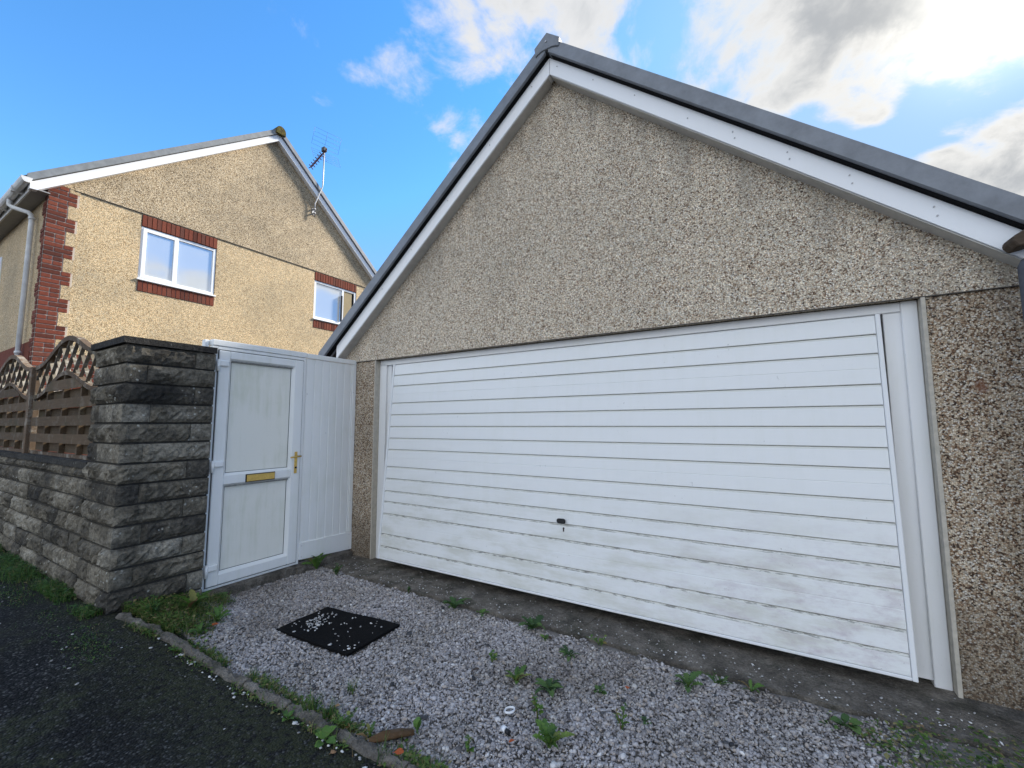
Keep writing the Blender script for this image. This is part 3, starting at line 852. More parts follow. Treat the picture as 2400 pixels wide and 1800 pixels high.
    MB().box(-13, -6.05, -1.66, -1.64, 5.15, 5.33).build('fascia', GUT, HS)
    gm = MB(); prof = []
    for k in range(9):
        t = math.pi*k/8; prof.append((-1.725-.062*math.cos(t), 5.295-.085*math.sin(t)))
    outer = [( -5.985, y, z) for y, z in prof]; inner = [(-5.985, -1.725-.055*math.cos(math.pi*k/8), 5.295-.078*math.sin(math.pi*k/8)) for k in range(8, -1, -1)]
    gm.prism(outer+inner, (-7, 0, 0))
    gt = gm.build('gutter', GUT, HS)
    MB().prism([(-5.975, y, z) for y, z in prof], (-.012, 0, 0)).build('gutter_end', GUT, gt)
    for x in (-6.55, -7.6): MB().box(x-.03, x+.03, -1.795, -1.655, 5.20, 5.30, .004).build('gutter_bracket', GUT, gt)
    dp = MB(); dp.tube([(-7.02, -1.725, 5.22), (-7.02, -1.725, 5.13), (-6.98, -1.70, 5.09), (-6.70, -1.55, 4.98), (-6.665, -1.525, 4.93), (-6.66, -1.52, 4.86), (-6.66, -1.52, 1.2)], .034, 10)
    d = dp.build('downpipe', GUT, HS)
    for z in (4.88, 2.62): MB().tube([(-6.66, -1.52, z-.02), (-6.66, -1.52, z+.02)], .043, 10).build('pipe_clip', GUT, d)
house()

# TV aerial
def aerial():
    A = thing('tv_aerial', 'thin television aerial on a cranked pole beside the house roof', 'aerial', (-6.1, 3.09, 6.7))
    mast = MB().tube([(-6.06, 3.17, 6.76), (-6.06, 3.165, 7.12), (-5.94, 3.28, 7.60), (-5.94, 3.285, 7.68), (-5.94, 3.29, 8.63)], .015, 8).build('mast', STEEL, A)
    br = MB(); br.box(-6.13, -6.04, 3.15, 3.19, 6.86, 6.88); br.box(-6.13, -6.04, 3.15, 3.19, 6.97, 6.99); br.box(-6.136, -6.125, 3.14, 3.20, 6.84, 7.01)
    br.build('wall_bracket', STEEL, A)
    d = Vector((-.97, .24, 0)); s = Vector((.24, .97, 0)); o = Vector((-5.94, 3.29, 8.57))
    PINK = plain('aerial_red', (.10, .035, .05), .5)
    MB().bar(o-d*.15, o+d*.95, .02, .02).build('boom', PINK, A)
    for k in range(6):
        c = o+d*(.18+.15*k); e = MB()
        for a, b in ((1, 1), (1, -1)):
            e.bar(c-(s*a+Vector((0, 0, b)))*.055, c+(s*a+Vector((0, 0, b)))*.055, .022, .008, tuple(d))
        e.build('director', PINK, A)
    MB().box(o.x-.06, o.x+.05, o.y-.05, o.y+.05, o.z+.0, o.z+.11, .006).build('junction_box', BLACKPL, A)
    for sg in (1, -1):
        r = MB()
        for k in range(5):
            z = .06+.085*k; off = -d*(.04+.05*k)
            p = o+off+Vector((0, 0, sg*z)); r.tube([p-s*.32, p+s*.32], .0022, 5)
        for q in (-.34, -.02, .34):
            r.tube([o+s*q-d*.04+Vector((0, 0, sg*.05)), o+s*q-d*.24+Vector((0, 0, sg*.40))], .0026, 5)
        r.build('reflector_grid', PINK, A)
aerial()

# ------------------------------------------------------------------ stone pillar and wall
CT = 2.035; CH = .147
def pillar():
    P = thing('stone_pillar', 'tall dark rock faced stone pillar beside the white door', 'pillar', (-.58, -1.76, 0))
    x0, x1, y0, y1 = -.90, -.27, -2.045, -1.462
    MB().box(x0+.018, x1-.016, y0+.016, y1, -.05, CT).build('mortar_core', MORTAR_D, P)
    rr = random.Random(9)
    for i in range(14):
        zt = CT-i*CH; zb = zt-CH+.016
        j = rr.uniform(-.006, .006)
        def blk(a, b, c, d, faces, amp, k):
            o = noisy_grid_box(MB(), a, b, c, d, zb+rr.uniform(-.002, .002), zt, amp, .026, faces, i*7+k+1, 11, .032)
            bmesh.ops.remove_doubles(o.bm, verts=o.bm.verts[:], dist=1e-5)
            o.build('stone', STONE, P)
        g = .0015
        if i % 2 == 0:
            s = .445+rr.uniform(-.03, .03); h = .16+rr.uniform(-.02, .02)
            blk(x1-h, x1+j, y0, y0+s-g, ('+x', '-y'), .030, 0)
            blk(x1-.12, x1+.0, y0+s+g, y1, ('+x',), .013, 1)
            blk(x0, x1-h-2*g, y0, y0+.14, ('-y',), .026, 2)
        else:
            s = .145+rr.uniform(-.02, .02); h = .46+rr.uniform(-.05, .05)
            blk(x1-h, x1, y0, y0+s-g, ('+x', '-y'), .010, 0)
            blk(x1-.12, x1+j, y0+s+g, y1, ('+x',), .030, 1)
            blk(x0, x1-h-2*g, y0, y0+.14, ('-y',), .014, 2)
    noisy_grid_box(MB(), x0-.035, x1+.03, y0-.03, y1-.004, CT+.004, CT+.052, .004, .04, ('+x', '-y', '+z'), 77, 9, .01).build('cap_slab', SLABM, P)
pillar()
def low_wall():
    W = thing('stone_wall', 'low dark rock faced stone wall under the timber fence', 'wall', (-3, -1.95, 0))
    y0, y1 = -2.03, -1.83; xr = -.902
    MB().box(-6.6, xr-.004, y0+.016, y1, -.05, 1.095).build('mortar_core', MORTAR_D, W)
    rr = random.Random(21)
    tops = [1.095, .995]+[CT-CH*k for k in range(8, 15)]
    tops = [1.096]+[CT-CH*k for k in range(7, 15)]
    for i, zt in enumerate(tops):
        zn = tops[i+1] if i+1 < len(tops) else zt-CH
        x = xr-.002-(0 if i % 2 else .08)
        first = True
        while x > -6.4:
            w = rr.choice((.18, .26, .34, .44, .44)) if x > -4.5 else .42
            o = noisy_grid_box(MB(), x-w+.004, x, y0+rr.uniform(-.006, .006), y0+.12, zn+.015, min(zt, 1.092), rr.uniform(.016, .028), .028 if x > -4.3 else .09, ('-y',), i*31+int(-x*10), 11, .03)
            bmesh.ops.remove_doubles(o.bm, verts=o.bm.verts[:], dist=1e-5)
            o.build('stone', STONE, W); x -= w
    x = xr-.004
    for w in (1.25, 1.05, 1.2, 1.2, .95):
        noisy_grid_box(MB(), x-w+.006, x, y0-.02, y1+.02, 1.100, 1.150, .004, .05, ('-y', '+z'), int(w*90), 9, .01).build('coping_slab', SLABM, W); x -= w
low_wall()

# ------------------------------------------------------------------ timber fence
FY = -1.97
def fence_panel(xa, xb, label):
    P = thing('trellis_fence', label, 'fence panel', ((xa+xb)/2, FY, 1.15), 'arched fence panels on the low wall')
    n = 36; L = xb-xa
    def bell(t): return (0.5-.5*math.cos(2*math.pi*t))**1.25
    top = lambda x: 2.045+.215*bell((x-xa)/L)
    arch = lambda x: 1.735+.195*bell((x-xa)/L)
    xs = [xa+L*k/n for k in range(n+1)]
    MB().sweep([(x, FY, top(x)) for x in xs], .055, .045).build('top_rail', RAILW, P)
    MB().sweep([(x, FY, arch(x)) for x in xs], .050, .040).build('arched_rail', RAILW, P)
    MB().box(xa, xa+.035, FY-.02, FY+.02, 1.16, 2.03).build('side_stile', RAILW, P)
    MB().box(xb-.035, xb, FY-.02, FY+.02, 1.16, 2.03).build('side_stile', RAILW, P)
    MB().box(xa+.036, xb-.036, FY-.018, FY+.018, 1.155, 1.185).build('bottom_rail', RAILW, P)
    # slats: in front of and behind the uprights by turns
    rows = [(1.19, 1.282, 0), (1.278, 1.362, 1), (1.357, 1.442, 0), (1.437, 1.527, 1), (1.522, 1.604, 0), (1.60, 1.690, 1), (1.686, 1.778, 0), (1.774, 1.868, 1), (1.864, 1.93, 0)]
    for z0, z1, fr in rows:
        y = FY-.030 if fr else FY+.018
        ok = [x for x in xs if arch(x)-.012 > z0+.01 and xa+.02 < x < xb-.02]
        if len(ok) < 3: continue
        dz = random.uniform(-.004, .004)
        pts = [(ok[0], y, z0+dz), (ok[-1], y, z0-dz)]+[(x, y, min(z1+dz*(1-2*(x-xa)/L), arch(x)-.012)) for x in ok[::-1]]
        MB().prism(pts, (0, .008, 0)).build('slat', SLATW if fr else SLAT_SHADED, P)
    for t in (.25, .5, .75):
        x = xa+L*t
        MB().box(x-.018, x+.018, FY-.021, FY+.017, 1.186, arch(x)-.018).build('upright', SLATW, P)
    # lattice
    for dirn in (1, -1):
        y = FY-.006*dirn
        k = 0; x0 = xa-.65
        while x0 < xb+.65:
            run = []
            for j in range(61):
                z = 1.70+.62*j/60; x = x0+dirn*(z-1.70)*.95
                if xa+.02 < x < xb-.02 and arch(x)+.008 < z < top(x)-.008: run.append((x, y, z))
            if len(run) > 4:
                MB().bar(run[0], run[-1], .009, .027, (0, 1, 0)).build('lattice_bar', LATTW, P)
            x0 += .235
    return P
fence_panel(-2.925, -.925, 'arched trellis fence panel between wooden post and stone pillar')
fence_panel(-5.00, -3.025, 'arched trellis fence panel beyond the wooden post, cut by the picture edge')
fp = MB().box(-3.02, -2.93, FY-.05, FY+.04, 1.152, 2.06, .004).build('fence_post', RAILW)
tag(fp, 'square brown timber post between the two arched fence panels', 'fence post')
fp2 = MB().box(-5.10, -5.005, FY-.05, FY+.04, 1.152, 2.06, .004).build('fence_post', RAILW)
tag(fp2, 'square brown timber post at the far end of the outer fence panel', 'fence post')

# ------------------------------------------------------------------ white door and boarded screen
GP = -.32       # outer face plane of the door
def upvc_door():
    D = thing('upvc_door', 'white weathered plastic entrance door with brass letterbox in the passage', 'door', (GP, -1.03, .07))
    y0, y1, zb, zt = -1.470, -.606, .078, 2.118
    f = MB(); a = GP-.06
    f.box(a, GP, y0, y0+.045, zb, zt, .004); f.box(a, GP, y1-.03, y1, zb, zt, .004)
    f.box(a, GP-.001, y0+.045, y1-.03, zt-.03, zt, .004); f.box(a, GP-.001, y0+.045, y1-.03, zb, zb+.022, .004)
    f.build('frame', PVC, D)
    # leaf: stiles and rails, bevelled glazing beads, two panels
    L0, L1, Z0, Z1 = -1.418, -.640, .106, 2.082
    lx = GP+.012
    st = MB()
    st.box(GP-.05, lx, L0, -1.330, Z0, Z1, .005); st.box(GP-.05, lx, -.732, L1, Z0, Z1, .005)
    leaf = st.build('door_leaf', PVC, D)
    rl = MB()
    rl.box(GP-.05, lx-.0015, -1.330, -.732, 1.995+.02, Z1, .005); rl.box(GP-.05, lx-.0015, -1.330, -.732, .930, 1.005, .005); rl.box(GP-.05, lx-.0015, -1.330, -.732, Z0, .190, .005)
    rl.build('door_rail', PVC, leaf)
    def panel(ya, yb, za, zc):
        MB().box(GP-.04, GP-.022, ya-.003, yb+.003, za-.003, zc+.003).build('door_panel', PVC_D, D)
        w = .020; b = MB(); xi, xo = GP-.021, lx-.003
        def bead(p, q, inn):
            pass
        O = [(ya-.001, za-.001), (yb+.001, za-.001), (yb+.001, zc+.001), (ya-.001, zc+.001)]
        I = [(ya+w, za+w), (yb-w, za+w), (yb-w, zc-w), (ya+w, zc-w)]
        vo = [b.bm.verts.new((xo, *p)) for p in O]; vi = [b.bm.verts.new((xi+.004, *p)) for p in I]; vb = [b.bm.verts.new((xi, *p)) for p in I]
        for k in range(4):
            j = (k+1) % 4
            b.bm.faces.new((vo[k], vo[j], vi[j], vi[k])); b.bm.faces.new((vi[k], vi[j], vb[j], vb[k]))
        b.build('glazing_bead', PVC, D)
    panel(-1.330, -.732, 1.005, 2.015); panel(-1.330, -.732, .190, .930)
    gk = MB(); w = .006; xg0, xg1 = GP-.002, GP+.0015
    gk.box(xg0, xg1, L0-w, L0, Z0-w, Z1+w); gk.box(xg0, xg1, L1, L1+w, Z0-w, Z1+w); gk.box(xg0, xg1, L0, L1, Z1, Z1+w); gk.box(xg0, xg1, L0, L1, Z0-w, Z0)
    gk.build('gasket', plain('gasket_grey', (.10, .10, .10), .7), D)
    for ya, yb, za, zc in ((-1.330, -.732, 1.005, 2.015), (-1.330, -.732, .190, .930)):
        q = MB(); i_, t_ = .021, .004; X0, X1 = GP-.0225, GP-.0195
        q.box(X0, X1, ya+i_, ya+i_+t_, za+i_, zc-i_); q.box(X0, X1, yb-i_-t_, yb-i_, za+i_, zc-i_); q.box(X0, X1, ya+i_+t_, yb-i_-t_, za+i_, za+i_+t_); q.box(X0, X1, ya+i_+t_, yb-i_-t_, zc-i_-t_, zc-i_)
        q.build('panel_gasket', MATS['gasket_grey'], D)
    # grime strip along the upper beads
    GR = plain('bead_grime', (.28, .28, .26), .9, .1, 50, .6)
    for zz in (2.0, .915): MB().box(GP-.006, GP+.0005, -1.312, -.75, zz-.006, zz+.004).build('bead_grime', GR, D)
    lb = MB().box(lx-.001, lx+.004, -1.152, -.888, .929, 1.001, .001).build('letterbox', BLACKPL, D)
    MB().box(lx+.004, lx+.012, -1.144, -.894, .936, .994, .003).build('letterbox_flap', BRASS, lb)
    hp = MB(); hp.box(lx, lx+.008, -.702, -.674, .964, 1.173, .003)
    h = hp.build('handle_plate', BRASS, D)
    lv = MB(); lv.tube([(lx+.006, -.688, 1.128), (lx+.045, -.688, 1.128)], .009, 8); lv.tube([(lx+.045, -.66, 1.130), (lx+.045, -.70, 1.128), (lx+.043, -.765, 1.122)], [.009, .009, .007], 8)
    lv.build('lever', BRASS, h)
    MB().tube([(lx+.007, -.688, 1.02), (lx+.013, -.688, 1.02)], .010, 10).build('keyhole', DARK, h)
    for z in (1.955, 1.095, .245):
        hg = MB(); hg.tube([(lx+.012, -1.428, z-.055), (lx+.012, -1.428, z+.045)], .013, 8)
        hg.box(lx, lx+.022, -1.42, -1.345, z-.012, z+.04, .008)
        hg.build('hinge', PVC, D)
    # ragged expanding foam against the pillar
    fm = MB(); rr = random.Random(4); zs = [.08+2.02*k/46 for k in range(47)]
    A = [fm.bm.verts.new((GP+.004, -1.472, z)) for z in zs]; B = [fm.bm.verts.new((GP+.010+rr.uniform(-.004, .006), -1.486-rr.uniform(0, .014), z)) for z in zs]
    C2 = [fm.bm.verts.new((GP-.03, -1.50, z)) for z in zs]
    for k in range(46):
        fm.bm.faces.new((A[k], A[k+1], B[k+1], B[k])); fm.bm.faces.new((B[k], B[k+1], C2[k+1], C2[k]))
    fm.build('foam_seal', plain('foam', (.62, .64, .52), .9, .1, 60, .3), D)
    hd = MB().box(GP-.07, GP+.004, -1.470, -.606, 2.121, 2.172, .004).build('head_board', PVC, D)
    MB().box(GP-.10, GP-.05, -1.51, -1.475, 2.05, 2.168, .004).build('end_block', PVC, D)
upvc_door()
def screen():
    S = thing('boarded_screen', 'narrow white tongue and groove plastic screen between door and garage', 'screen', (GP, -.3, .07))
    ya, yb = -.600, .009
    n = 6; w = (yb-.07-ya)/n
    for k in range(n):
        a = ya+w*k
        pts = [(GP-.02, a+.001, .13), (GP-.020, a+w-.001, .13), (GP-.005, a+w-.001, .13), (GP-.004, a+w-.004, .13), (GP-.004, a+.010, .13), (GP-.0085, a+.007, .13), (GP-.0085, a+.001, .13)]
        MB().prism(pts, (0, 0, 1.985)).build('plank', PVC, S)
    MB().box(GP-.022, GP+.006, ya, yb, 2.118, 2.168, .004).build('top_trim', PVC, S)
    MB().box(GP-.02, GP+.006, yb-.048, yb, .262, 2.116, .004).build('edge_trim', PVC, S)
    MB().box(GP-.018, GP+.001, yb-.064, yb-.050, .262, 2.116, .003).build('edge_trim', PVC, S)
    kb = MB().prism([(GP+.009, ya-.006, .115), (GP+.009, yb, .072), (GP+.009, yb, .258), (GP+.009, ya-.006, .276)], (-.02, 0, 0), .002).build('kick_board', PVC, S)
    sc = MB()
    for y, z in ((-.585, .245), (-.585, .14), (-.03, .235), (-.03, .10), (-.03, .6), (-.03, .9), (-.03, 1.3), (-.03, 1.8), (-.59, 1.75), (-.36, 1.35)):
        sc.tube([(GP+.002, y, z), (GP+.0125, y, z)], .0035, 6)
    sc.build('screws', MATS['screw_grey'], S)
screen()
# concrete threshold under the door and screen
def threshold():
    T = thing('concrete_threshold', 'rough dark concrete strip under the white door and screen', 'threshold', (-.33, -.7, 0))
    noisy_grid_box(MB(), -.42, -.275, -1.46, -.66, -.06, .068, .010, .03, ('+x', '+z'), 5, 9, .01).build('slab', APRON, T)
    noisy_grid_box(MB(), -.42, -.262, -.655, -.015, -.06, .058, .012, .03, ('+x', '+z'), 8, 9, .01).build('slab', APRON, T)
threshold()

# ------------------------------------------------------------------ bits at the right edge
tp = MB().tube([(4.885, -.2, -.05), (4.885, -.2, 2.20), (4.885, -.2, 2.235), (4.885, -.2, 2.25)], [.085, .085, .07, .02], 14)
tag(tp.build('garden_post', plain('grey_post', (.10, .105, .12), .85, .2, 25, .3, .004, .4)), 'dark grey rounded post at the right end of the garage front', 'post')
bm_ = MB(); bm_.prism([(4.77, -.26, 2.315), (4.79, -.26, 2.285), (4.86, -.26, 2.30), (5.3, -.26, 2.49), (5.3, -.26, 2.60), (4.90, -.26, 2.42), (4.775, -.26, 2.34)], (0, .12, 0), .006)
tag(bm_.build('timber_beam', wood_mat('old_beam', (.05, .035, .025), (.13, .10, .075), .1)), 'brown weathered beam end poking in above the grey post', 'beam')

# ------------------------------------------------------------------ mat
def rubber_mat():
    m = bmesh.new()
    cs = [(.682, -.998), (.690, -1.409), (1.400, -1.372), (1.385, -.915)]
    n = 14; top = []; bot = []
    def P(u, v):
        a = Vector(cs[1])*(1-u)+Vector(cs[2])*u; b = Vector(cs[0])*(1-u)+Vector(cs[3])*u
        return a*(1-v)+b*v
    for j in range(n+1):
        for i in range(n+1):
            p = P(i/n, j/n); z = .022+.006*mnoise.noise(Vector((p.x*5, p.y*5, 2)))
            top.append(m.verts.new((p.x, p.y, z))); bot.append(m.verts.new((p.x, p.y, z-.016)))
    for j in range(n):
        for i in range(n):
            k = j*(n+1)+i; m.faces.new((top[k], top[k+1], top[k+n+2], top[k+n+1])); m.faces.new((bot[k+n+1], bot[k+n+2], bot[k+1], bot[k]))
    W = n+1
    for i in range(n):
        m.faces.new((top[i+1], top[i], bot[i], bot[i+1])); k = n*W+i; m.faces.new((top[k], top[k+1], bot[k+1], bot[k]))
        a = i*W; m.faces.new((top[a], top[a+W], bot[a+W], bot[a])); a = i*W+n; m.faces.new((top[a+W], top[a], bot[a], bot[a+W]))
    b = MB(); b.bm.free(); b.bm = m
    tag(b.build('rubber_mat', RUBBER), 'square black rubber mat strewn with gravel on the ground', 'mat')
rubber_mat()

# ------------------------------------------------------------------ gravel
def icosa():
    b = bmesh.new(); bmesh.ops.create_icosphere(b, subdivisions=1, radius=1)
    v = np.array([x.co[:] for x in b.verts]); f = np.array([[y.index for y in x.verts] for x in b.faces]); b.free()
    return v, f
IV, IF = icosa()
def rotmats(n, tilt=.6):
    a = RNG.uniform(0, 2*np.pi, n); t = RNG.normal(0, tilt, n); p = RNG.uniform(0, 2*np.pi, n)
    ca, sa, ct, st, cp, sp = np.cos(a), np.sin(a), np.cos(t), np.sin(t), np.cos(p), np.sin(p)
    z = np.zeros(n); o = np.ones(n)
    Rz = np.stack([ca, -sa, z, sa, ca, z, z, z, o], 1).reshape(-1, 3, 3)
    Rx = np.stack([o, z, z, z, ct, -st, z, st, ct], 1).reshape(-1, 3, 3)
    Rp = np.stack([cp, -sp, z, sp, cp, z, z, z, o], 1).reshape(-1, 3, 3)
    return Rp @ Rx @ Rz
def stones(name, pos, size, mt, label=None, tilt=.6, flat=.62):
    n = len(pos)
    tv = np.stack([IV*(1+RNG.uniform(-.24, .24, (len(IV), 1)))+RNG.normal(0, .07, IV.shape) for _ in range(24)])
    v = tv[RNG.integers(0, 24, n)]
    sc = np.stack([size*RNG.uniform(.8, 1.45, n), size*RNG.uniform(.65, 1.0, n), size*flat*RNG.uniform(.7, 1.1, n)], 1)
    v = v*sc[:, None, :]
    v = np.einsum('nij,nkj->nki', rotmats(n, tilt), v)+pos[:, None, :]
    nv = len(IV); V = v.reshape(-1, 3).astype(np.float32)
    Fc = (IF[None]+(np.arange(n)*nv)[:, None, None]).reshape(-1, 3).astype(np.int32)
    me = bpy.data.meshes.new(name)
    me.vertices.add(len(V)); me.vertices.foreach_set('co', V.ravel())
    me.loops.add(Fc.size); me.loops.foreach_set('vertex_index', Fc.ravel())
    me.polygons.add(len(Fc)); me.polygons.foreach_set('loop_start', np.arange(0, Fc.size, 3, dtype=np.int32))
    me.update(calc_edges=True)
    o = link(name, me, mt); o['kind'] = 'stuff'
    if label: o['label'] = label
    return o
MATC = np.array([(.682, -.998), (.690, -1.409), (1.400, -1.372), (1.385, -.915)])
def in_mat(x, y, m=0):
    ins = np.ones_like(x, bool)
    for i in range(4):
        a, b = MATC[i], MATC[(i+1) % 4]
        ins &= ((b[0]-a[0])*(y-a[1])-(b[1]-a[1])*(x-a[0])) > m
    return ins
def nfield(x, y, s, o=0): return np.array([mnoise.noise(Vector((a*s+o, b*s, 1.7+o))) for a, b in zip(x, y)])
def gravel():
    n = 98000
    x = RNG.uniform(-.30, 4.75, n); y = RNG.uniform(-1.83, -.36, n)
    nf = nfield(x, y, 3.2)
    keep = y > kerb_y(x)+.052
    edge = -.425+.05*nf+.05*nfield(x, y, 9, 2)
    keep &= y < np.where(x < .2, -.05, edge)
    keep &= ~in_mat(x, y)
    # thins out to soil under the plants by the pillar, against the apron and in the right corner
    soil = (x-.62+.35*nf < -(y+1.25)*-1.25) & (y < -1.22)
    bank = (.95-(x+.27))+(-(y+1.95))*.9+.25*nf
    keep &= RNG.uniform(0, 1, n) < np.where((y < -1.40) & (bank > .48), .10, 1)
    keep &= RNG.uniform(0, 1, n) > sst(y, -.52, -.42)*.65*(x > .1)
    keep &= RNG.uniform(0, 1, n) > sst(x-.35*nf, 3.75, 4.3)*.9
    keep &= RNG.uniform(0, 1, n) > ((y > -.36) & (x > -.1))*.75
    x, y = x[keep], y[keep]; n = len(x)
    s = RNG.lognormal(math.log(.0060), .42, n).clip(.0025, .017)
    z = H(x, y)-.004+RNG.uniform(-.004, .006, n)
    stones('gravel', np.stack([x, y, z], 1), s, GRAVEL, 'loose pale grey limestone gravel in front of the garage')
    # chippings astray: on the mat, on the apron, on the tarmac and along the kerb
    P = []
    m = 900; u = RNG.uniform(.66, 1.42, m); v = RNG.uniform(-1.42, -.9, m); q = nfield(u, v, 6, 4)
    blob = np.exp(-(((u-.86)/.10)**2+((v+1.20)/.10)**2)); blob2 = np.exp(-(((u-1.28)/.10)**2+((v+1.22)/.16)**2))
    k = in_mat(u, v, .004) & (RNG.uniform(0, 1, m) < .05+1.3*blob*(q > -.2)+.55*blob2*(q > -.1))
    P += [(a, b, .028, 0) for a, b in zip(u[k], v[k])]
    m = 520; u = RNG.uniform(-.25, 4.6, m); v = -.40+np.abs(RNG.normal(0, .16, m)); v = np.minimum(v, -.04)
    P += [(a, b, .018, 0) for a, b in zip(u, v)]
    m = 48; u = RNG.uniform(-2.5, 2.6, m); v = RNG.uniform(-3.0, -1.9, m); k = v < kerb_y(u)-.02
    P += [(a, b, float(H(a, b))+.008, 0) for a, b in zip(u[k], v[k])]
    m = 60; u = RNG.uniform(.1, 2.4, m); v = kerb_y(u)-np.abs(RNG.normal(0, .03, m))-.012
    P += [(a, b, float(H(a, b))+.010, 0) for a, b in zip(u, v)]
    P = np.array(P); s = RNG.lognormal(math.log(.0062), .30, len(P)).clip(.003, .012)
    on = P[:, 1] > -.5
    s[on] *= .7
    stones('loose_chippings', P[:, :3], s, CHIPS, 'stray pale chippings on the mat, concrete and tarmac', .25, .55)
    m = 60; u = RNG.uniform(.5, 4.2, m); v = RNG.uniform(-1.7, -.5, m); k = (v > kerb_y(u)+.06) & ~in_mat(u, v, -.03)
    u, v = u[k], v[k]
    stones('slate_fragments', np.stack([u, v, H(u, v)+.008], 1), RNG.uniform(.009, .018, len(u)), SLATE, 'dark slate fragments scattered in the gravel', .3, .4)
gravel()

# ------------------------------------------------------------------ plants
def leaf_mesh(kind, seed):
    rr = random.Random(seed); v = []; f = []; n = 13
    for i in range(n+1):
        t = i/n
        if kind == 'toothed':
            w = .17*math.sin(math.pi*min(1, t*.93+.06))**.8*(.35+.9*t)
            w *= (1.18 if i % 2 else .62) if .12 < t < .93 else 1
        elif kind == 'oval':
            w = .26*math.sin(math.pi*min(1, max(0, (t-.22)/.78)))**.7 if t > .22 else .018
        else:
            w = .05*(1-t)**.7
        w = max(w, .006)
        if i == n: w = .004
        cz = .32*math.sin(t*1.9)-.22*t*t; cx = t
        wob = rr.uniform(-.02, .02)
        v += [(cx-.05*(i % 2), w, cz+.05*w/.17+wob), (cx, 0, cz-.02), (cx-.05*(i % 2), -w, cz+.05*w/.17-wob)]
    for i in range(n):
        a = i*3
        f += [(a, a+1, a+4, a+3), (a+1, a+2, a+5, a+4)]
    me = bpy.data.meshes.new('leaf'); me.from_pydata(v, [], f)
    for p in me.polygons: p.use_smooth = True
    return me
LM = {}
for kd in ('toothed', 'oval'):
    for mt, tagm in ((LEAF, 'g'), (LEAF_D, 'd')):
        LM[kd, tagm] = []
        for s in range(3):
            me = leaf_mesh(kd, s+5); me.materials.append(mt); LM[kd, tagm].append(me)
PR = random.Random(17)
def rosette(x, y, n, ln, label, kind='toothed', tone='g', up=.35, grp='weeds growing through the gravel', spread=None, dz=0, name='weed'):
    z = float(H(x, y))+dz
    W = thing(name, label, 'weed', (x, y, z), grp)
    a0 = PR.uniform(0, 6.28)
    for k in range(n):
        if spread is None: a = a0+2*math.pi*k/n+PR.uniform(-.3, .3)
        else: a = spread[0]+(spread[1]-spread[0])*(k+.5)/n+PR.uniform(-.2, .2)
        l = 1.3*ln*PR.uniform(.6, 1.1); el = PR.uniform(up*.3, up*1.5)
        o = bpy.data.objects.new('leaf', PR.choice(LM[kind, tone])); COL.objects.link(o); o.parent = W
        o.rotation_euler = Euler((PR.uniform(-.4, .4), -el, a), 'XYZ'); o.scale = (l, l*PR.uniform(.8, 1.25), l)
        o.location = (PR.uniform(-.008, .008), PR.uniform(-.008, .008), 0)
    return W
def sprig(x, y, n, h, label, grp='weeds growing through the gravel', tone='g', lean=.2):
    z = float(H(x, y)); W = thing('weed', label, 'weed', (x, y, z), grp)
    for k in range(n):
        a = PR.uniform(0, 6.28); hh = h*PR.uniform(.55, 1.1); ln = lean*PR.uniform(.3, 1.4)
        P0 = [Vector((x+ln*hh*t*t*math.cos(a)+.004*k*math.cos(a), y+ln*hh*t*t*math.sin(a), z-.005+hh*t)) for t in (0, .33, .66, 1)]
        MB().tube(P0, [.0022, .002, .0016, .001], 5).build('stem', LEAF, W)
        m = max(4, int(hh/.012))
        for q in range(m):
            t = .18+.8*q/m; i = min(2, int(t*3)); f = t*3-i; p = P0[i].lerp(P0[i+1], f)
            o = bpy.data.objects.new('leaf', PR.choice(LM['oval' if k % 2 else 'toothed', tone])); COL.objects.link(o); o.parent = W
            l = .036*PR.uniform(.6, 1.15)*(1.2-.6*t); o.location = p-Vector((x, y, z)); o.scale = (l, l*1.2, l)
            o.rotation_euler = Euler((PR.uniform(-.5, .5), -PR.uniform(.0, .8), q*2.4+PR.uniform(-.4, .4)), 'XYZ')
    return W
rosette(-.24, -.46, 11, .15, 'broad leaved green weed at the foot of the boarded screen', 'toothed', 'g', .75)
sprig(0.06, -0.46, 9, 0.1, 'bushy feathery weed on the gravel before the left garage pier', tone='d', lean=0.9)
rosette(1.517, -.468, 13, .10, 'dark leafy weed at the apron edge behind the black mat', 'toothed', 'd', .35)
rosette(2.207, -.455, 13, .10, 'dark weed at the apron edge left of the concrete crack', 'toothed', 'd', .45)
sprig(0.979, -0.424, 2, 0.07, 'tiny upright sprig at the apron edge above the black mat', tone='d', lean=0.2)
rosette(1.775, -.457, 6, .045, 'small pale weed between the two dark apron edge weeds', 'oval', 'g', .4)
rosette(2.357, -.563, 5, .045, 'small weed just below the concrete crack', 'oval', 'g', .5)
rosette(2.573, -.656, 9, .075, 'flat star shaped weed in gravel right of the crack', 'toothed', 'd', .18)
sprig(2.696, -0.42, 5, 0.05, 'low pale weed straggling along the apron edge', tone='g', lean=1.3)
sprig(2.206, -0.941, 5, 0.055, 'ragged yellow green weed uppermost in the gravel row', tone='g', lean=1.2)
rosette(2.43, -1.051, 11, .075, 'dense green weed second in the gravel row', 'toothed', 'g', .5)
rosette(2.623, -1.027, 14, .085, 'wide dark weed third in the gravel row', 'toothed', 'd', .35)
sprig(2.669, -1.25, 3, 0.13, 'thin upright weed right of the white ring', tone='g', lean=0.2)
rosette(2.799, -1.386, 13, .090, 'largest bright green weed near the front of the gravel', 'toothed', 'g', .75)
sprig(3.039, -1.115, 3, 0.12, 'narrow upright weed alone in the gravel right of the largest', tone='g', lean=0.2)
rosette(3.132, -1.018, 5, .035, 'tiny weed beside the narrow upright one', 'oval', 'd', .5)
sprig(2.86, -0.912, 4, 0.04, 'small round leaved weed in mid gravel before the door', tone='d', lean=0.9)
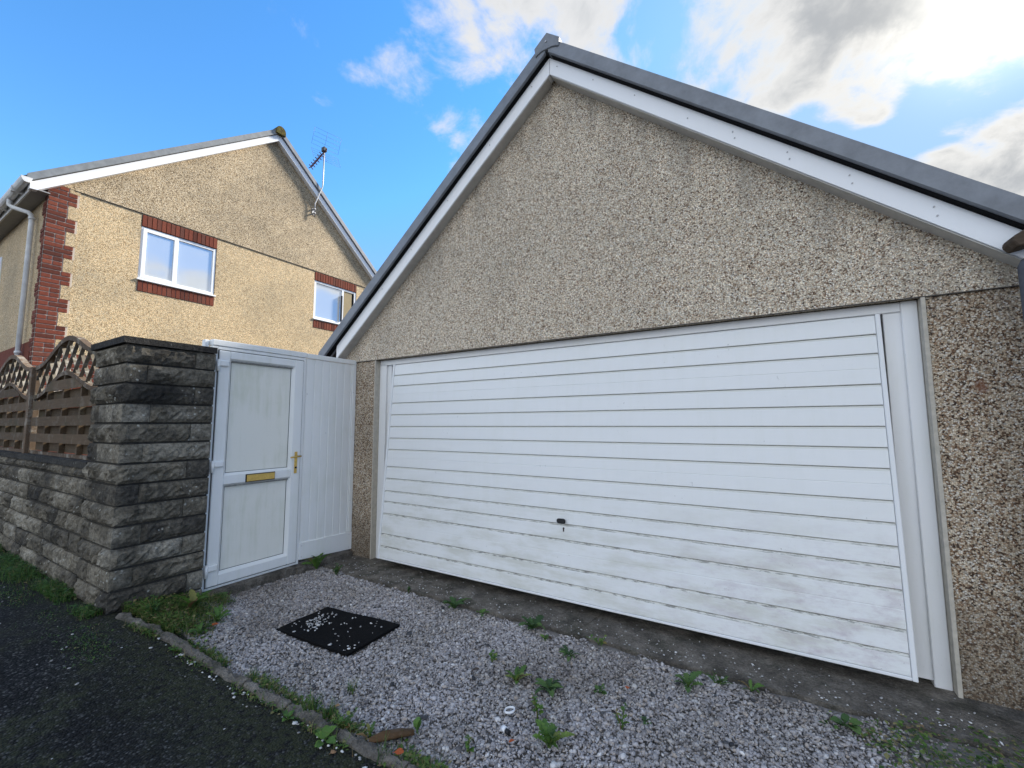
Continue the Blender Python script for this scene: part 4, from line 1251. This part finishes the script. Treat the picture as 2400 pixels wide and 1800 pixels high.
rosette(3.258, -.62, 9, .09, 'grey green weed in gravel before the right door half', 'toothed', 'd', .45)
sprig(3.4, -0.5, 6, 0.06, 'low weed at the apron edge before the right door half', tone='d', lean=1.3)
rosette(3.56, -.47, 7, .055, 'small bright weed at the apron edge furthest right', 'toothed', 'g', .35)
rosette(3.95, -.55, 8, .06, 'dim weed in the mossy corner near the right jamb', 'oval', 'd', .3)
rosette(.05, -1.66, 9, .15, 'tall spiky green weed against the stone pillar near the door', 'toothed', 'g', .7, dz=.0, grp='weeds beside the stone pillar')
rosette(.30, -1.60, 8, .10, 'toothed green weed in the middle of the pillar weed patch', 'toothed', 'g', .5, grp='weeds beside the stone pillar')
sprig(0.02, -1.88, 9, 0.15, 'bushy oval leaved weed at the pillar corner by the kerb end', 'weeds beside the stone pillar', tone='d', lean=0.5)
rosette(.42, -1.76, 8, .08, 'low green weed beside the orange leaf', 'toothed', 'g', .4, grp='weeds beside the stone pillar')
rosette(-.20, -1.36, 8, .06, 'small dark weed under the left end of the white door', 'oval', 'd', .6, grp='weeds beside the stone pillar')
rosette(1.90, -1.885, 7, .052, 'round leaved light weed sprouting over the kerb front', 'oval', 'g', .45, grp='weeds along the kerb')
sprig(1.9, -1.785, 6, 0.09, 'leafy weed behind the kerb near the picture bottom', 'weeds along the kerb', tone='g', lean=0.7)
rosette(2.06, -1.765, 6, .055, 'small weed behind the kerb before the brown bark', 'toothed', 'g', .7, grp='weeds along the kerb')
rosette(1.62, -1.885, 5, .04, 'tiny bright sprig at the tarmac side of the kerb', 'oval', 'g', .8, grp='weeds along the kerb')
rosette(2.235, -1.63, 3, .062, 'two bright leaves rising behind the brown bark', 'oval', 'g', .95, spread=(.6, 2.6), grp='weeds along the kerb')
sprig(2.5, -1.6, 3, 0.085, 'yellow green sprig in the gravel near the picture bottom', tone='g', lean=0.2)
rosette(.22, -1.955, 4, .05, 'tiny yellow green sprig at the top of the kerb', 'oval', 'g', .3, grp='weeds along the kerb')
rosette(.55, -1.935, 4, .045, 'second tiny sprig down the tarmac side of the kerb', 'oval', 'g', .3, grp='weeds along the kerb')

def tuft(x, y, n, h, label, grp='grass tufts at the gravel edge'):
    m = bmesh.new(); z0 = float(H(x, y))
    for k in range(n):
        a = PR.uniform(0, 6.28); l = h*PR.uniform(.5, 1.15); lean = PR.uniform(.1, .75); bx, by = x+PR.gauss(0, .014), y+PR.gauss(0, .014)
        w = .0026; c, s = math.cos(a), math.sin(a); prev = None
        for i in range(5):
            t = i/4; r = lean*l*t*t; p = Vector((bx+c*r, by+s*r, z0-.005+l*t*(1-.25*lean*t))); q = Vector((-s, c, 0))*w*(1-t*.9)
            cur = (m.verts.new(p-q), m.verts.new(p+q))
            if prev: m.faces.new((prev[0], prev[1], cur[1], cur[0]))
            prev = cur
    b = MB(); b.bm.free(); b.bm = m
    tag(b.build('grass_tuft', GRASS), label, 'grass', grp)
tuft(1.135, -1.805, 34, .075, 'small green grass tuft behind the middle of the kerb')
tuft(1.677, -1.80, 70, .115, 'largest grass tuft behind the kerb lower down')
tuft(1.78, -1.77, 40, .09, 'grass tuft just right of the largest one')
tuft(1.701, -1.575, 26, .065, 'lone grass tuft out in the gravel')
tuft(2.22, -1.82, 34, .10, 'grass tuft at the kerb beside the brown bark')
tuft(.85, -1.83, 20, .05, 'short sparse grass tuft behind the upper kerb')

def cover(name, n, sampler, label, leaf_share=.6, lsize=(.012, .03), bl=(.03, .09), mt=COVERM):
    V = []; Fq = []; k = 0; rr = random.Random(hash(name) % 97 + 3)
    while k < n:
        s = sampler(rr)
        if s is None: continue
        x, y, dens = s; k += 1
        z = float(H(x, y)); b = len(V)
        a = rr.uniform(0, 6.283); c, sn = math.cos(a), math.sin(a)
        if rr.random() < leaf_share:
            l = rr.uniform(*lsize); w = l*rr.uniform(.3, .5); h = rr.uniform(.002, dens); tl = rr.uniform(-.3, .7)
            X = lambda u, v, q: (x+c*u-sn*v, y+sn*u+c*v, z+h+q)
            V += [X(0, 0, 0), X(l*.5, w, l*.5*tl+.15*w), X(l, 0, l*tl*.8), X(l*.5, -w, l*.5*tl+.15*w), X(l*.5, 0, l*.5*tl-.05*w)]
            Fq += [(b, b+4, b+1), (b+1, b+4, b+2), (b+2, b+4, b+3), (b+3, b+4, b)]
        else:
            l = rr.uniform(*bl); ln = rr.uniform(.1, 1.0)*l; w = .0020
            pts = []
            for i in range(4):
                t = i/3; r = ln*t*t; q = w*(1-t*.92)
                pts += [(x+c*r-sn*q, y+sn*r+c*q, z-.004+l*t*(1-.3*t)), (x+c*r+sn*q, y+sn*r-c*q, z-.004+l*t*(1-.3*t))]
            V += pts
            Fq += [(b, b+1, b+3, b+2), (b+2, b+3, b+5, b+4), (b+4, b+5, b+7, b+6)]
    me = bpy.data.meshes.new(name); me.from_pydata(V, [], Fq)
    return tag(link(name, me, mt), label, None, None, 'stuff')
def s_pillar(rr):
    x = rr.uniform(-.26, 1.05); y = rr.uniform(-1.97, -1.30)
    if y < kerb_y(x)+.05: return None
    d = (x+.26)/1.1+max(0, (y+1.80))*1.15+.28*mnoise.noise(Vector((x*5, y*5, 0)))
    if rr.random() > 1-sst(d, .35, .80): return None
    return x, y, .065*float(1-sst(d, .2, .8))+.008
cover('ground_cover', 5200, s_pillar, 'creeping green weeds and dry grass at the foot of the pillar', .62, (.010, .028), (.02, .13))
def s_wall(rr):
    x = rr.uniform(-5.0, -.28); d = abs(rr.gauss(0, .11))
    y = -2.05-d
    patch = mnoise.noise(Vector((x*2.2, 0, 5)))
    if rr.random() > .50+1.2*patch: return None
    if d > .08+.24*float(1-sst(x, -2.6, -1.2)) + .04: return None
    return x, y, .05
cover('wall_grass', 9000, s_wall, 'lush grass and small weeds along the foot of the low wall', .35, (.012, .03), (.03, .12), GRASS)
def s_strip(rr):
    x = rr.uniform(-2.0, .35); y = -2.22-.02*(x+.3)+rr.gauss(0, .06)-.06*max(0, -x)
    if rr.random() > .45+mnoise.noise(Vector((x*3, y*3, 2))): return None
    if y > kerb_y(x)-.02: return None
    return x, y, .010
cover('moss_strip', 1400, s_strip, 'thin straggling grass along a crack in the tarmac', .45, (.006, .016), (.008, .03), GRASS)
def s_corner(rr):
    x = rr.uniform(3.5, 4.75); y = rr.uniform(-.95, -.28)
    d = (x-3.5)/1.25-abs(y+.58)*1.3+.35*mnoise.noise(Vector((x*4, y*4, 9)))
    if rr.random() > sst(d, .15, .65): return None
    return x, y, .025
cover('corner_ground_cover', 1700, s_corner, 'dark creeping weeds in the right corner by the garage', .8, (.010, .026), (.015, .05))
def s_kerb(rr):
    x = rr.uniform(.0, 2.5); y = float(kerb_y(x))+rr.choice((-.012, .066, .075, .09))+rr.gauss(0, .016)
    if rr.random() > .30+.9*mnoise.noise(Vector((x*3.5, 3, 9))): return None
    return x, y, .02
cover('kerb_weeds', 2900, s_kerb, 'small weeds and moss rooted along both sides of the kerb', .6, (.008, .026), (.02, .085))

# ------------------------------------------------------------------ litter
def litter():
    b = bmesh.new(); n, m = 24, 6; vs = []
    cx, cy, z = 2.534, -1.296, .022
    for i in range(n):
        t = 2*math.pi*i/n
        vs.append([b.verts.new((cx+(.024+.0036*math.cos(2*math.pi*k/m))*math.cos(t), cy+(.024+.0036*math.cos(2*math.pi*k/m))*math.sin(t), z+.006*math.sin(2*math.pi*k/m)+.004*math.cos(t))) for k in range(m)])
    for i in range(n):
        for k in range(m): b.faces.new((vs[i][k], vs[(i+1) % n][k], vs[(i+1) % n][(k+1) % m], vs[i][(k+1) % m]))
    w = MB(); w.bm.free(); w.bm = b
    tag(w.build('plastic_ring', WHITEPL), 'small white plastic ring lying on the gravel', 'ring')
    C = thing('bottle_cap', 'little white cap with a black end on the gravel', 'cap', (2.585, -1.416, .01))
    MB().tube([(2.57, -1.418, .022), (2.592, -1.424, .022)], .013, 12).build('cap_body', WHITEPL, C)
    MB().tube([(2.593, -1.424, .020), (2.612, -1.429, .020)], .011, 12).build('cap_end', BLACKPL, C)
    k = MB(); path = [(2.10, -1.80, .035), (2.14, -1.755, .040), (2.19, -1.70, .040), (2.235, -1.655, .034)]
    k.tube(path, [.012, .024, .025, .017], 11)
    for v in k.bm.verts:
        v.co.z = .018+(v.co.z-.02)*.6+.009*mnoise.noise(v.co*45); v.co.x += .012*mnoise.noise(v.co*38); v.co.y += .010*mnoise.noise(v.co*33+Vector((3, 1, 2)))
    tag(k.build('bark_chunk', BARKW), 'curled brown bark chunk by the kerb end', 'bark')
    def fallen(x, y, s, mt, label, z=.02, grp='fallen leaves and scraps'):
        me = leaf_mesh('oval', int(x*100)); me.materials.append(mt)
        o = link('fallen_leaf', me); o.location = (x, y, float(H(x, y))+z); o.scale = (s, s*1.3, s*.5); o.rotation_euler = (PR.uniform(-.4, .4), PR.uniform(-.2, .3), PR.uniform(0, 6))
        tag(o, label, 'leaf', grp)
    fallen(.42, -1.70, .06, RED_LEAF, 'bright orange dead leaf in the weeds by the pillar', .03)
    fallen(2.165, -1.132, .06, BROWN_LEAF, 'dark brown scrap of leaf in the middle of the gravel')
    fallen(1.78, -1.70, .045, TAN_LEAF, 'tan dead leaf behind the kerb grass')
    fallen(2.66, -1.45, .035, RED_LEAF, 'little rust coloured leaf beside the bottle cap')
    fallen(2.98, -.80, .035, RED_LEAF, 'little rust coloured leaf in gravel before the door')
    fallen(2.00, -1.93, .035, TAN_LEAF, 'pale tan leaf on the tarmac at the kerb front', .012)
    fallen(2.25, -1.80, .05, RED_LEAF, 'reddish leaf at the kerb below the bark', .03)
    fallen(2.36, -.545, .045, BROWN_LEAF, 'brown curled leaf at the apron edge below the crack')
litter()
